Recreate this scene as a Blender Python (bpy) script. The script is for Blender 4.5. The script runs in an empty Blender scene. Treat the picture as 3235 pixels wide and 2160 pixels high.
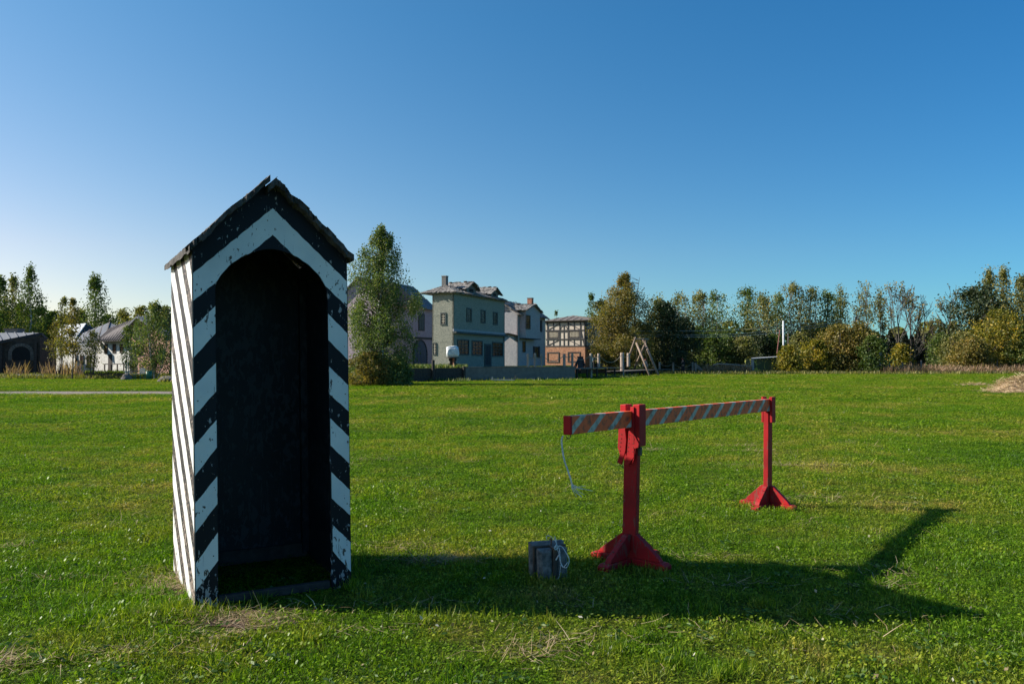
import bpy, math, random
import numpy as np
from mathutils import Vector, Matrix

R = math.radians
C = bpy.context.scene.collection
rng = np.random.default_rng(7)
random.seed(7)

# ------------------------------------------------------------------ camera
FPX, HORIZON, EYE = 2516.0, 1140.0, 1.5
PITCH = math.atan2(HORIZON - 1080.0, FPX)
cam_data = bpy.data.cameras.new("camera")
cam_data.sensor_width = 36.0
cam_data.lens = 36.0 * FPX / 3235.0
cam_data.clip_start = 0.1
cam_data.clip_end = 3000.0
cam = bpy.data.objects.new("camera", cam_data)
C.objects.link(cam)
cam.location = (0, 0, EYE)
cam.rotation_euler = (math.pi / 2 + PITCH, 0, 0)
bpy.context.scene.camera = cam

# ------------------------------------------------------------------ world, sun, exposure
SUN_DIR = Vector((-1.62, 0.125, 1.0)).normalized()          # from the ground towards the sun
SUN_EL = math.asin(SUN_DIR.z)
SUN_AZ = math.atan2(SUN_DIR.x, SUN_DIR.y)                    # clockwise from +Y
world = bpy.data.worlds.new("World")
bpy.context.scene.world = world
world.use_nodes = True
wn = world.node_tree
wn.nodes.clear()
sky = wn.nodes.new("ShaderNodeTexSky")
sky.sky_type = 'NISHITA'
sky.sun_disc = False
sky.sun_elevation = SUN_EL
sky.sun_rotation = SUN_AZ
sky.altitude = 100
sky.air_density = 1.0
sky.dust_density = 0.35
sky.ozone_density = 2.5
hsv = wn.nodes.new("ShaderNodeHueSaturation")
hsv.inputs["Saturation"].default_value = 1.15
bg = wn.nodes.new("ShaderNodeBackground")
bg.inputs["Strength"].default_value = 0.05
wo = wn.nodes.new("ShaderNodeOutputWorld")
# clear autumn air: the blue deepens smoothly away from the sun and towards the zenith (polarised sky)
geo = wn.nodes.new("ShaderNodeTexCoord")
vd = wn.nodes.new("ShaderNodeVectorMath"); vd.operation = 'DOT_PRODUCT'
wn.links.new(geo.outputs["Generated"], vd.inputs[0]); vd.inputs[1].default_value = tuple(SUN_DIR)
cd = wn.nodes.new("ShaderNodeClamp"); cd.inputs[1].default_value = -.36; cd.inputs[2].default_value = .7
wn.links.new(vd.outputs["Value"], cd.inputs[0])
sz = wn.nodes.new("ShaderNodeSeparateXYZ"); wn.links.new(geo.outputs["Generated"], sz.inputs[0])
cz_ = wn.nodes.new("ShaderNodeClamp"); cz_.inputs[1].default_value = .13; cz_.inputs[2].default_value = .40
wn.links.new(sz.outputs[2], cz_.inputs[0])
comb = wn.nodes.new("ShaderNodeCombineColor")
for ch, (a_, b_, c_) in enumerate(((.14, 1.40, -2.1), (.20, .36, .10), (.28, .03, .42))):
    m1 = wn.nodes.new("ShaderNodeMath"); m1.operation = 'MULTIPLY_ADD'
    wn.links.new(cd.outputs[0], m1.inputs[0]); m1.inputs[1].default_value = b_; m1.inputs[2].default_value = a_
    m2 = wn.nodes.new("ShaderNodeMath"); m2.operation = 'MULTIPLY_ADD'
    wn.links.new(cz_.outputs[0], m2.inputs[0]); m2.inputs[1].default_value = c_; wn.links.new(m1.outputs[0], m2.inputs[2])
    m3 = wn.nodes.new("ShaderNodeMath"); m3.operation = 'EXPONENT'; wn.links.new(m2.outputs[0], m3.inputs[0])
    wn.links.new(m3.outputs[0], comb.inputs[ch])
mul = wn.nodes.new("ShaderNodeMix"); mul.data_type = 'RGBA'; mul.blend_type = 'MULTIPLY'; mul.inputs[0].default_value = 1
wn.links.new(sky.outputs[0], hsv.inputs["Color"])
wn.links.new(hsv.outputs[0], mul.inputs[6]); wn.links.new(comb.outputs[0], mul.inputs[7])
wn.links.new(mul.outputs[2], bg.inputs[0])
wn.links.new(bg.outputs[0], wo.inputs[0])

sun_data = bpy.data.lights.new("sun", 'SUN')
sun_data.energy = 4.6
sun_data.angle = R(0.53)
sun_data.color = (1.0, 0.93, 0.82)
sun = bpy.data.objects.new("sun", sun_data)
C.objects.link(sun)
sun.rotation_euler = SUN_DIR.to_track_quat('Z', 'Y').to_euler()

vs = bpy.context.scene.view_settings
bpy.context.scene.display_settings.display_device = 'sRGB'
vs.view_transform = 'Standard'
vs.look = 'None'
vs.exposure = 0.85
vs.gamma = 1.0
vs.use_curve_mapping = False
cy = bpy.context.scene.cycles
cy.max_bounces = 6
cy.diffuse_bounces = 3
cy.transparent_max_bounces = 4
cy.transmission_bounces = 3

# ------------------------------------------------------------------ sight-line helpers (survey of the photograph)
CAM = np.array([0.0, 0.0, EYE])
cp, sp = math.cos(PITCH), math.sin(PITCH)


def ray(px, py):
    cx = (px - 1617.5) / FPX
    cz = (1080.0 - py) / FPX
    return np.array([cx, cp - cz * sp, sp + cz * cp])


def at(px, py, Y):
    d = ray(px, py)
    return CAM + d * (Y / d[1])


def G(px, py, z=0.0):
    d = ray(px, py)
    return CAM + d * ((z - EYE) / d[2])


def depth_for(px, py, z):
    return G(px, py, z)[1]


def hit(px, py, O, a, b):
    """plane coordinates (s, t) where the sight line meets O + s*a + t*b"""
    d = ray(px, py)
    M = np.array([a, b, -d]).T
    s, t, k = np.linalg.solve(M, CAM - np.array(O))
    return s, t


# ------------------------------------------------------------------ object helpers
ORIGIN = {}


def origin_of(o):
    while o is not None:
        if o.name in ORIGIN:
            return ORIGIN[o.name]
        o = o.parent
    return np.zeros(3)


def tag(o, label=None, cat=None, group=None, kind=None):
    if label: o['label'] = label
    if cat: o['category'] = cat
    if group: o['group'] = group
    if kind: o['kind'] = kind
    return o


def thing(name, label, cat, loc, group=None):
    o = bpy.data.objects.new(name, None)
    C.objects.link(o)
    o.empty_display_size = 0.2
    loc = np.array(loc, dtype=float)
    o.location = loc
    ORIGIN[o.name] = loc
    return tag(o, label, cat, group)


def link_mesh(name, verts, faces, m, parent=None, smooth=False, loc=None, attr=None):
    verts = np.asarray(verts, dtype=float).reshape(-1, 3)
    if parent is not None:
        org = origin_of(parent)
    elif loc is not None:
        org = np.array(loc, dtype=float)
    else:
        org = np.zeros(3)
    me = bpy.data.meshes.new(name)
    v = verts - org
    if isinstance(faces, np.ndarray) and faces.ndim == 2:
        n, k = faces.shape
        me.vertices.add(len(v)); me.vertices.foreach_set("co", v.ravel())
        me.loops.add(n * k); me.loops.foreach_set("vertex_index", faces.ravel().astype(np.int32))
        me.polygons.add(n)
        me.polygons.foreach_set("loop_start", np.arange(0, n * k, k, dtype=np.int32))
        me.polygons.foreach_set("loop_total", np.full(n, k, dtype=np.int32))
        me.update(calc_edges=True)
    else:
        me.from_pydata([tuple(p) for p in v], [], [tuple(int(i) for i in f) for f in faces])
        me.update()
    if attr is not None:
        a = me.attributes.new("tone", 'FLOAT', 'FACE')
        a.data.foreach_set("value", np.asarray(attr, dtype=np.float32))
    if smooth:
        me.polygons.foreach_set("use_smooth", np.ones(len(me.polygons), dtype=bool))
    if m is not None:
        me.materials.append(m)
    o = bpy.data.objects.new(name, me)
    C.objects.link(o)
    if parent is not None:
        o.parent = parent
    else:
        o.location = org
        ORIGIN[o.name] = org
    return o


class MB:
    def __init__(self):
        self.v, self.f = [], []

    def add(self, vs, fs):
        n = len(self.v)
        self.v += [tuple(map(float, p)) for p in vs]
        self.f += [tuple(i + n for i in f) for f in fs]
        return self

    def obox(self, c, a, b, d, sa, sb, sd):
        """box at centre c with full sizes sa, sb, sd along axes a, b, d"""
        c, a, b, d = (np.array(q, dtype=float) for q in (c, a, b, d))
        vs = []
        for k in (-.5, .5):
            for (i, j) in ((-.5, -.5), (.5, -.5), (.5, .5), (-.5, .5)):
                vs.append(c + a * sa * i + b * sb * j + d * sd * k)
        fs = [(0, 3, 2, 1), (4, 5, 6, 7), (0, 1, 5, 4), (1, 2, 6, 5), (2, 3, 7, 6), (3, 0, 4, 7)]
        if np.dot(np.cross(a, b), d) < 0:
            fs = [f[::-1] for f in fs]
        return self.add(vs, fs)

    def box(self, x0, x1, y0, y1, z0, z1):
        return self.obox(((x0 + x1) / 2, (y0 + y1) / 2, (z0 + z1) / 2), (1, 0, 0), (0, 1, 0), (0, 0, 1), x1 - x0, y1 - y0, z1 - z0)

    def beam(self, p0, p1, w, h, up=(0, 0, 1)):
        p0, p1 = np.array(p0, float), np.array(p1, float)
        d = p1 - p0
        L = np.linalg.norm(d)
        d = d / L
        up = np.array(up, float)
        s = np.cross(d, up)
        if np.linalg.norm(s) < 1e-4:
            s = np.cross(d, np.array((0, 1.0, 0)))
        s /= np.linalg.norm(s)
        u = np.cross(s, d)
        return self.obox((p0 + p1) / 2, d, s, u, L, w, h)

    def prism(self, pts, n, th):
        """polygon pts extruded by th along n"""
        n = np.array(n, float)
        a = [np.array(p, float) for p in pts]
        b = [p + n * th for p in a]
        k = len(a)
        nn = np.zeros(3)
        for i in range(k):
            nn += np.cross(a[i] - a[0], a[(i + 1) % k] - a[0])
        fwd = np.dot(nn, n * th) > 0
        fs = [tuple(range(k))[::-1], tuple(range(k, 2 * k))] + [(i, (i + 1) % k, k + (i + 1) % k, k + i) for i in range(k)]
        if not fwd:
            fs = [f[::-1] for f in fs]
        return self.add(a + b, fs)

    def tube(self, pts, rad, n=6, cap=True):
        pts = [np.array(p, float) for p in pts]
        if np.isscalar(rad):
            rad = [rad] * len(pts)
        vs, fs = [], []
        m = len(pts)
        ref = None
        for i, p in enumerate(pts):
            d = pts[min(i + 1, m - 1)] - pts[max(i - 1, 0)]
            d = d / (np.linalg.norm(d) + 1e-9)
            if ref is None:
                ref = np.cross(d, (0.31, 0.92, 0.2))
                if np.linalg.norm(ref) < .1:
                    ref = np.cross(d, (1, 0, 0))
            s = ref - d * np.dot(ref, d)
            s /= (np.linalg.norm(s) + 1e-9)
            ref = s
            u = np.cross(d, s)
            for k in range(n):
                a = 2 * math.pi * k / n
                vs.append(p + (s * math.cos(a) + u * math.sin(a)) * rad[i])
        for i in range(m - 1):
            for k in range(n):
                fs.append((i * n + k, i * n + (k + 1) % n, (i + 1) * n + (k + 1) % n, (i + 1) * n + k))
        if cap:
            fs.append(tuple(range(n))[::-1])
            fs.append(tuple(range((m - 1) * n, m * n)))
        return self.add(vs, fs)

    def build(self, name, m, parent=None, smooth=False, loc=None, bevel=0):
        o = link_mesh(name, self.v, self.f, m, parent, smooth, loc)
        if bevel:
            b = o.modifiers.new("bevel", 'BEVEL')
            b.width = bevel
            b.segments = 2
            b.limit_method = 'ANGLE'
        return o


# ------------------------------------------------------------------ materials
def new_mat(name):
    m = bpy.data.materials.new(name)
    m.use_nodes = True
    nt = m.node_tree
    return m, nt, nt.nodes["Principled BSDF"]


def nz(nt, scale, detail=4, coord="Object", stretch=(1, 1, 1), rough=.55, dist=0):
    tc = nt.nodes.new("ShaderNodeTexCoord")
    mp = nt.nodes.new("ShaderNodeMapping")
    mp.inputs["Scale"].default_value = stretch
    t = nt.nodes.new("ShaderNodeTexNoise")
    t.inputs["Scale"].default_value = scale
    t.inputs["Detail"].default_value = detail
    t.inputs["Roughness"].default_value = rough
    t.inputs["Distortion"].default_value = dist
    nt.links.new(tc.outputs[coord], mp.inputs[0])
    nt.links.new(mp.outputs[0], t.inputs["Vector"])
    return t


def ramp(nt, src, stops):
    r = nt.nodes.new("ShaderNodeValToRGB")
    e = r.color_ramp.elements
    while len(e) < len(stops):
        e.new(0.5)
    for el, (p, c) in zip(e, stops):
        el.position = p
        el.color = (c[0], c[1], c[2], 1) if len(c) == 3 else c
    nt.links.new(src, r.inputs[0])
    return r


def mixc(nt, fac, a, b, mode='MIX'):
    x = nt.nodes.new("ShaderNodeMix")
    x.data_type = 'RGBA'
    x.blend_type = mode
    if hasattr(fac, "is_output"):
        nt.links.new(fac, x.inputs[0])
    else:
        x.inputs[0].default_value = fac
    for s, i in ((a, 6), (b, 7)):
        if hasattr(s, "is_output"):
            nt.links.new(s, x.inputs[i])
        else:
            x.inputs[i].default_value = (*s[:3], 1)
    return x.outputs[2]


def bump(nt, bsdf, src, strength=.4, dist=.01):
    b = nt.nodes.new("ShaderNodeBump")
    b.inputs["Strength"].default_value = strength
    b.inputs["Distance"].default_value = dist
    nt.links.new(src, b.inputs["Height"])
    nt.links.new(b.outputs[0], bsdf.inputs["Normal"])


def simple(name, c1, c2, scale=6, rough=.85, bscale=40, bstr=.4, bdist=.006, stretch=(1, 1, 1), lo=.35, hi=.65):
    m, nt, b = new_mat(name)
    n = nz(nt, scale, 6, stretch=stretch)
    r = ramp(nt, n.outputs[0], [(lo, c1), (hi, c2)])
    nt.links.new(r.outputs[0], b.inputs["Base Color"])
    b.inputs["Roughness"].default_value = rough
    n2 = nz(nt, bscale, 5, stretch=stretch)
    bump(nt, b, n2.outputs[0], bstr, bdist)
    return m


def worn(name, base, under, amount=.36, rough=.55, scale=42, stretch=(1, 1, 1), base2=None, low_wear=True):
    """paint with scratches and chips that bare the layer below; more wear near the ground"""
    m, nt, b = new_mat(name)
    base2 = base2 or tuple(x * .8 for x in base)
    n0 = nz(nt, 3, 4)
    bc = ramp(nt, n0.outputs[0], [(.35, base2), (.65, base)])
    n1 = nz(nt, scale, 6, stretch=stretch, rough=.6, dist=.4)
    big = nz(nt, 2.3, 3)
    sc = nz(nt, 60, 3, stretch=(1, 1, .12), dist=1.2)
    md = nt.nodes.new("ShaderNodeMath"); md.operation = 'MULTIPLY_ADD'
    nt.links.new(big.outputs[0], md.inputs[0]); md.inputs[1].default_value = -.45; md.inputs[2].default_value = amount + .225
    if low_wear:
        tc = nt.nodes.new("ShaderNodeTexCoord")
        sx = nt.nodes.new("ShaderNodeSeparateXYZ")
        nt.links.new(tc.outputs["Object"], sx.inputs[0])
        mr = nt.nodes.new("ShaderNodeMapRange")
        mr.inputs[1].default_value = 0; mr.inputs[2].default_value = .6
        mr.inputs[3].default_value = .09; mr.inputs[4].default_value = 0
        nt.links.new(sx.outputs[2], mr.inputs[0])
        ad = nt.nodes.new("ShaderNodeMath"); ad.operation = 'ADD'
        nt.links.new(md.outputs[0], ad.inputs[0]); nt.links.new(mr.outputs[0], ad.inputs[1])
        thr = ad
    else:
        thr = md
    sb = nt.nodes.new("ShaderNodeMath"); sb.operation = 'LESS_THAN'
    nt.links.new(n1.outputs[0], sb.inputs[0]); nt.links.new(thr.outputs[0], sb.inputs[1])
    s2 = nt.nodes.new("ShaderNodeMath"); s2.operation = 'LESS_THAN'
    nt.links.new(sc.outputs[0], s2.inputs[0]); s2.inputs[1].default_value = amount - .05
    mx = nt.nodes.new("ShaderNodeMath"); mx.operation = 'MAXIMUM'
    nt.links.new(sb.outputs[0], mx.inputs[0]); nt.links.new(s2.outputs[0], mx.inputs[1])
    col = mixc(nt, mx.outputs[0], bc.outputs[0], under)
    nt.links.new(col, b.inputs["Base Color"])
    b.inputs["Roughness"].default_value = rough
    b.inputs["Specular IOR Level"].default_value = .25
    # pressed-strand board relief
    vo = nt.nodes.new("ShaderNodeTexVoronoi")
    vo.inputs["Scale"].default_value = 30
    tc2 = nt.nodes.new("ShaderNodeTexCoord")
    nt.links.new(tc2.outputs["Object"], vo.inputs["Vector"])
    bump(nt, b, mixc(nt, .5, vo.outputs["Color"], n1.outputs[0]), .35, .003)
    return m


def foliage(name, stops, trans=.35, rough=.55):
    m, nt, b = new_mat(name)
    at_ = nt.nodes.new("ShaderNodeAttribute")
    at_.attribute_name = "tone"
    r = ramp(nt, at_.outputs["Fac"], stops)
    nt.nodes.remove(b)
    d = nt.nodes.new("ShaderNodeBsdfDiffuse")
    t = nt.nodes.new("ShaderNodeBsdfTranslucent")
    g = nt.nodes.new("ShaderNodeBsdfGlossy")
    g.inputs["Roughness"].default_value = rough
    g.inputs["Color"].default_value = (1, 1, 1, 1)
    mx = nt.nodes.new("ShaderNodeMixShader"); mx.inputs[0].default_value = trans
    m2 = nt.nodes.new("ShaderNodeMixShader"); m2.inputs[0].default_value = .02
    nt.links.new(r.outputs[0], d.inputs[0])
    tcx = mixc(nt, 1.0, r.outputs[0], (1.25, 1.35, .5), 'MULTIPLY')
    nt.links.new(tcx, t.inputs[0])
    nt.links.new(d.outputs[0], mx.inputs[1]); nt.links.new(t.outputs[0], mx.inputs[2])
    nt.links.new(mx.outputs[0], m2.inputs[1]); nt.links.new(g.outputs[0], m2.inputs[2])
    nt.links.new(m2.outputs[0], nt.nodes["Material Output"].inputs[0])
    return m


M = {}
M['white_paint'] = worn('white_paint', (.76, .76, .71), (.10, .085, .07), amount=.335, rough=.6, base2=(.60, .63, .62), stretch=(1, 1, .5))
M['black_paint'] = worn('black_paint', (.006, .008, .012), (.30, .30, .30), amount=.335, rough=.6, base2=(.004, .006, .009), stretch=(1, 1, .45))
M['black_side'] = worn('black_side', (.03, .03, .032), (.3, .24, .2), amount=.40, rough=.6)
M['inside_black'] = worn('inside_black', (.015, .020, .028), (.034, .041, .050), amount=.42, rough=.5, base2=(.009, .012, .018), low_wear=False, scale=22, stretch=(1, 1, .6))
M['felt'] = simple('felt', (.03, .028, .026), (.11, .10, .09), 14, .95, 60, .9, .02)
M['old_wood'] = simple('old_wood', (.10, .085, .07), (.24, .2, .17), 12, .9, 60, .6, .01, (1, 1, .3))
M['dark_wood'] = simple('dark_wood', (.025, .02, .018), (.07, .055, .045), 10, .85, 40, .6, .01)
M['red'] = worn('red_paint', (.42, .010, .013), (.20, .045, .035), amount=.35, rough=.6, base2=(.25, .008, .010), stretch=(1, 1, .25))
M['steel'] = simple('steel', (.04, .035, .03), (.12, .07, .04), 12, .6, 50, .4, .003)
M['concrete'] = simple('concrete', (.075, .075, .072), (.22, .215, .205), 26, .95, 120, .9, .006)
M['rope'] = simple('rope', (.5, .52, .52), (.75, .76, .75), 60, .8, 200, .3, .001)
M['hemp'] = simple('hemp', (.2, .16, .11), (.36, .3, .22), 20, .9, 60, .3, .004)
M['soil'] = simple('soil', (.05, .030, .018), (.17, .10, .06), 22, 1, 70, 1, .03)
M['gravel'] = simple('gravel', (.15, .12, .10), (.32, .26, .22), 26, 1, 60, 1, .03)
M['straw'] = foliage('straw', [(0, (.22, .15, .08)), (.5, (.42, .31, .17)), (1, (.6, .48, .3))], .2)
M['tallgrass'] = foliage('tall_dry_grass', [(0, (.10, .085, .03)), (.35, (.20, .13, .08)), (.7, (.36, .225, .14)), (1, (.48, .32, .21))], .25)
M['bark'] = simple('bark', (.03, .026, .022), (.10, .085, .07), 9, .95, 30, 1, .03)
M['birch_bark'] = simple('birch_bark', (.10, .09, .08), (.62, .6, .56), 7, .8, 20, .5, .01, (1, 1, 3), .38, .48)
M['leaf_birch'] = foliage('leaf_birch', [(0, (.045, .075, .018)), (.5, (.115, .165, .045)), (.85, (.20, .23, .075)), (1, (.34, .30, .08))])
M['leaf_green'] = foliage('leaf_green', [(0, (.032, .062, .015)), (.5, (.085, .13, .026)), (1, (.18, .20, .045))])
M['leaf_dark'] = foliage('leaf_dark', [(0, (.012, .026, .012)), (.6, (.03, .05, .018)), (1, (.06, .075, .028))], .2)
M['leaf_autumn'] = foliage('leaf_autumn', [(0, (.06, .066, .017)), (.5, (.18, .155, .038)), (.85, (.29, .205, .045)), (1, (.38, .24, .05))])
M['leaf_yellow'] = foliage('leaf_yellow', [(0, (.06, .07, .013)), (.45, (.18, .175, .024)), (.8, (.34, .26, .024)), (1, (.48, .29, .022))])
M['leaf_olive'] = foliage('leaf_olive', [(0, (.06, .07, .024)), (.5, (.165, .17, .047)), (1, (.31, .255, .075))])
M['leaf_spruce'] = foliage('leaf_spruce', [(0, (.010, .018, .010)), (.6, (.022, .032, .018)), (1, (.05, .045, .03))], .1)
M['green_board'] = simple('green_board', (.17, .18, .145), (.33, .325, .26), 14, .95, 70, .7, .012, (1, 1, .6))
M['pink_board'] = simple('pink_board', (.30, .235, .27), (.38, .31, .35), 5, .95, 60, .4, .01)
M['grey_board'] = simple('grey_board', (.29, .29, .30), (.40, .39, .39), 6, .95, 60, .5, .01)
M['trim_green'] = simple('trim_green', (.035, .05, .05), (.08, .10, .095), 8, .8, 40, .4, .006)
M['trim_dark'] = simple('trim_dark', (.022, .022, .024), (.05, .048, .048), 8, .8, 40, .4, .006)
M['dark_inside'] = simple('dark_inside', (.006, .006, .007), (.012, .012, .013), 3, .9)
M['cream'] = simple('cream', (.42, .36, .29), (.55, .48, .4), 3, .9, 30, .3, .006)
M['lattice'] = simple('lattice', (.34, .31, .24), (.5, .45, .34), 6, .8)
M['blue_door'] = simple('blue_door', (.03, .055, .085), (.06, .09, .13), 6, .8, 30, .4, .005, (3, 3, .4))
M['whitewash'] = simple('whitewash', (.45, .44, .41), (.72, .70, .66), 4, .95, 30, .4, .01)
M['salmon'] = simple('salmon', (.38, .21, .16), (.50, .30, .24), 4, .95, 30, .4, .01)
M['shingle'] = simple('shingle', (.06, .056, .052), (.30, .275, .25), 3.5, .95, 20, .7, .02)
M['roof_brown'] = simple('roof_brown', (.10, .085, .08), (.17, .145, .135), 4, .9, 20, .5, .01)
M['roof_slate'] = simple('roof_slate', (.10, .11, .13), (.19, .2, .22), 5, .9, 20, .5, .01)
M['red_tile'] = simple('red_tile', (.25, .10, .06), (.42, .19, .12), 5, .9, 20, .5, .01)
M['render_wall'] = simple('render_wall', (.15, .13, .115), (.21, .185, .165), 3, .95, 25, .4, .01)
M['log'] = simple('log', (.28, .22, .18), (.46, .37, .30), 8, .9, 30, .5, .01, (1, 1, .2))
M['log_brown'] = simple('log_brown', (.16, .115, .085), (.32, .235, .175), 8, .9, 30, .5, .01, (1, 1, .2))
M['faded_red'] = simple('faded_red', (.18, .07, .06), (.28, .11, .09), 6)
M['white_stone'] = simple('white_stone', (.5, .53, .55), (.78, .8, .8), 5, .9, 14, .8, .04)
M['tavern'] = simple('tavern', (.03, .024, .02), (.075, .055, .042), 4, .95, 20, .5, .01)
M['arch_stone'] = simple('arch_stone', (.10, .085, .075), (.2, .17, .15), 6, .95, 25, .8, .01)
M['bin_green'] = simple('bin_green', (.01, .12, .07), (.015, .16, .10), 5, .5)
M['bench_wood'] = simple('bench_wood', (.35, .34, .3), (.5, .48, .42), 8, .85)
M['pole_white'] = simple('pole_white', (.48, .50, .52), (.6, .61, .62), 4, .6)
M['rock'] = simple('rock', (.09, .08, .07), (.22, .19, .17), 4, .95, 18, 1, .05)
M['skin'] = simple('skin', (.45, .27, .2), (.5, .31, .23), 4, .6)
M['cloth_black'] = simple('cloth_black', (.012, .013, .016), (.03, .03, .035), 9, .9)
M['cloth_blue'] = simple('cloth_blue', (.12, .2, .28), (.2, .3, .38), 9, .9)
M['cloth_red'] = simple('cloth_red', (.35, .04, .03), (.45, .06, .04), 9, .9)
M['cloth_pale'] = simple('cloth_pale', (.4, .33, .32), (.5, .42, .4), 9, .9)

# red and white slanting bands of the boom
def boom_mat():
    m, nt, b = new_mat('boom_stripes')
    tc = nt.nodes.new("ShaderNodeTexCoord")
    sx = nt.nodes.new("ShaderNodeSeparateXYZ")
    nt.links.new(tc.outputs["UV"], sx.inputs[0])
    nn = nz(nt, 14, 3)
    a = nt.nodes.new("ShaderNodeMath"); a.operation = 'MULTIPLY_ADD'      # u - .55 v
    nt.links.new(sx.outputs[1], a.inputs[0]); a.inputs[1].default_value = -1.45; nt.links.new(sx.outputs[0], a.inputs[2])
    w = nt.nodes.new("ShaderNodeMath"); w.operation = 'MULTIPLY_ADD'
    nt.links.new(nn.outputs[0], w.inputs[0]); w.inputs[1].default_value = .035; nt.links.new(a.outputs[0], w.inputs[2])
    d = nt.nodes.new("ShaderNodeMath"); d.operation = 'DIVIDE'
    nt.links.new(w.outputs[0], d.inputs[0]); d.inputs[1].default_value = .262
    f = nt.nodes.new("ShaderNodeMath"); f.operation = 'FRACT'
    nt.links.new(d.outputs[0], f.inputs[0])
    st = ramp(nt, f.outputs[0], [(.64, (0, 0, 0)), (.68, (1, 1, 1)), (.93, (1, 1, 1)), (.97, (0, 0, 0))])
    dirt = nz(nt, 22, 6, stretch=(1, 1, 1))
    wh = ramp(nt, dirt.outputs[0], [(.3, (.14, .12, .10)), (.48, (.40, .37, .30)), (.7, (.58, .54, .46))])
    rd = ramp(nt, dirt.outputs[0], [(.3, (.16, .04, .02)), (.5, (.85, .10, .016)), (.75, (.90, .13, .02))])
    col = mixc(nt, st.outputs[0], rd.outputs[0], wh.outputs[0])
    nt.links.new(col, b.inputs["Base Color"])
    b.inputs["Roughness"].default_value = .5
    bump(nt, b, dirt.outputs[0], .3, .004)
    return m
M['boom'] = boom_mat()


def brick_mat():
    m, nt, b = new_mat('brick')
    tc = nt.nodes.new("ShaderNodeTexCoord")
    br = nt.nodes.new("ShaderNodeTexBrick")
    br.inputs["Scale"].default_value = 1.0
    br.inputs["Brick Width"].default_value = .34
    br.inputs["Row Height"].default_value = .12
    br.inputs["Mortar Size"].default_value = .018
    br.inputs["Color1"].default_value = (.30, .10, .045, 1)
    br.inputs["Color2"].default_value = (.44, .20, .10, 1)
    br.inputs["Mortar"].default_value = (.34, .27, .21, 1)
    nt.links.new(tc.outputs["UV"], br.inputs["Vector"])
    n = nz(nt, 5, 5)
    r = ramp(nt, n.outputs[0], [(.3, (.6, .55, .5)), (.7, (1.15, 1.1, 1.0))])
    col = mixc(nt, 1.0, br.outputs["Color"], r.outputs[0], 'MULTIPLY')
    nt.links.new(col, b.inputs["Base Color"])
    b.inputs["Roughness"].default_value = .9
    bump(nt, b, br.outputs["Fac"], -.6, .015)
    return m
M['brick'] = brick_mat()


def camo_mat():
    m, nt, b = new_mat('camouflage')
    n = nz(nt, 1.6, 3, dist=1.5, stretch=(1, 1, .6))
    r = ramp(nt, n.outputs[0], [(.40, (.05, .08, .03)), (.47, (.10, .10, .05)), (.55, (.42, .42, .06)), (.62, (.06, .10, .04))])
    r.color_ramp.interpolation = 'CONSTANT'
    nt.links.new(r.outputs[0], b.inputs["Base Color"])
    b.inputs["Roughness"].default_value = .8
    return m
M['camo'] = camo_mat()


def field_noise(nt):
    """large scale colour mix of the meadow in world space: green to yellowed"""
    g = nt.nodes.new("ShaderNodeNewGeometry")
    t = nt.nodes.new("ShaderNodeTexNoise"); t.inputs["Scale"].default_value = .35; t.inputs["Detail"].default_value = 4
    t2 = nt.nodes.new("ShaderNodeTexNoise"); t2.inputs["Scale"].default_value = 1.9; t2.inputs["Detail"].default_value = 5; t2.inputs["Roughness"].default_value = .65
    mp = nt.nodes.new("ShaderNodeMapping"); mp.inputs["Scale"].default_value = (.9, .8, 0)
    nt.links.new(g.outputs["Position"], mp.inputs[0])
    nt.links.new(mp.outputs[0], t.inputs["Vector"]); nt.links.new(mp.outputs[0], t2.inputs["Vector"])
    a = nt.nodes.new("ShaderNodeMath"); a.operation = 'ADD'
    nt.links.new(t.outputs[0], a.inputs[0]); nt.links.new(t2.outputs[0], a.inputs[1])
    h = nt.nodes.new("ShaderNodeMath"); h.operation = 'MULTIPLY'; h.inputs[1].default_value = .5
    nt.links.new(a.outputs[0], h.inputs[0])
    return h.outputs[0]


def ground_mat():
    m, nt, b = new_mat('meadow')
    f = field_noise(nt)
    r = ramp(nt, f, [(.33, (.026, .054, .006)), (.47, (.055, .090, .009)), (.55, (.10, .118, .020)), (.64, (.18, .15, .065))])
    n = nz(nt, 9, 8, rough=.7)
    r2 = ramp(nt, n.outputs[0], [(.3, (.4, .45, .4)), (.5, (1, 1, 1)), (.7, (1.5, 1.45, 1.2))])
    col = mixc(nt, 1.0, r.outputs[0], r2.outputs[0], 'MULTIPLY')
    nt.links.new(col, b.inputs["Base Color"])
    b.inputs["Roughness"].default_value = 1
    b.inputs["Specular IOR Level"].default_value = .1
    n3 = nz(nt, 14, 8, rough=.8)
    bump(nt, b, n3.outputs[0], 1, .12)
    return m
M['ground'] = ground_mat()


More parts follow.
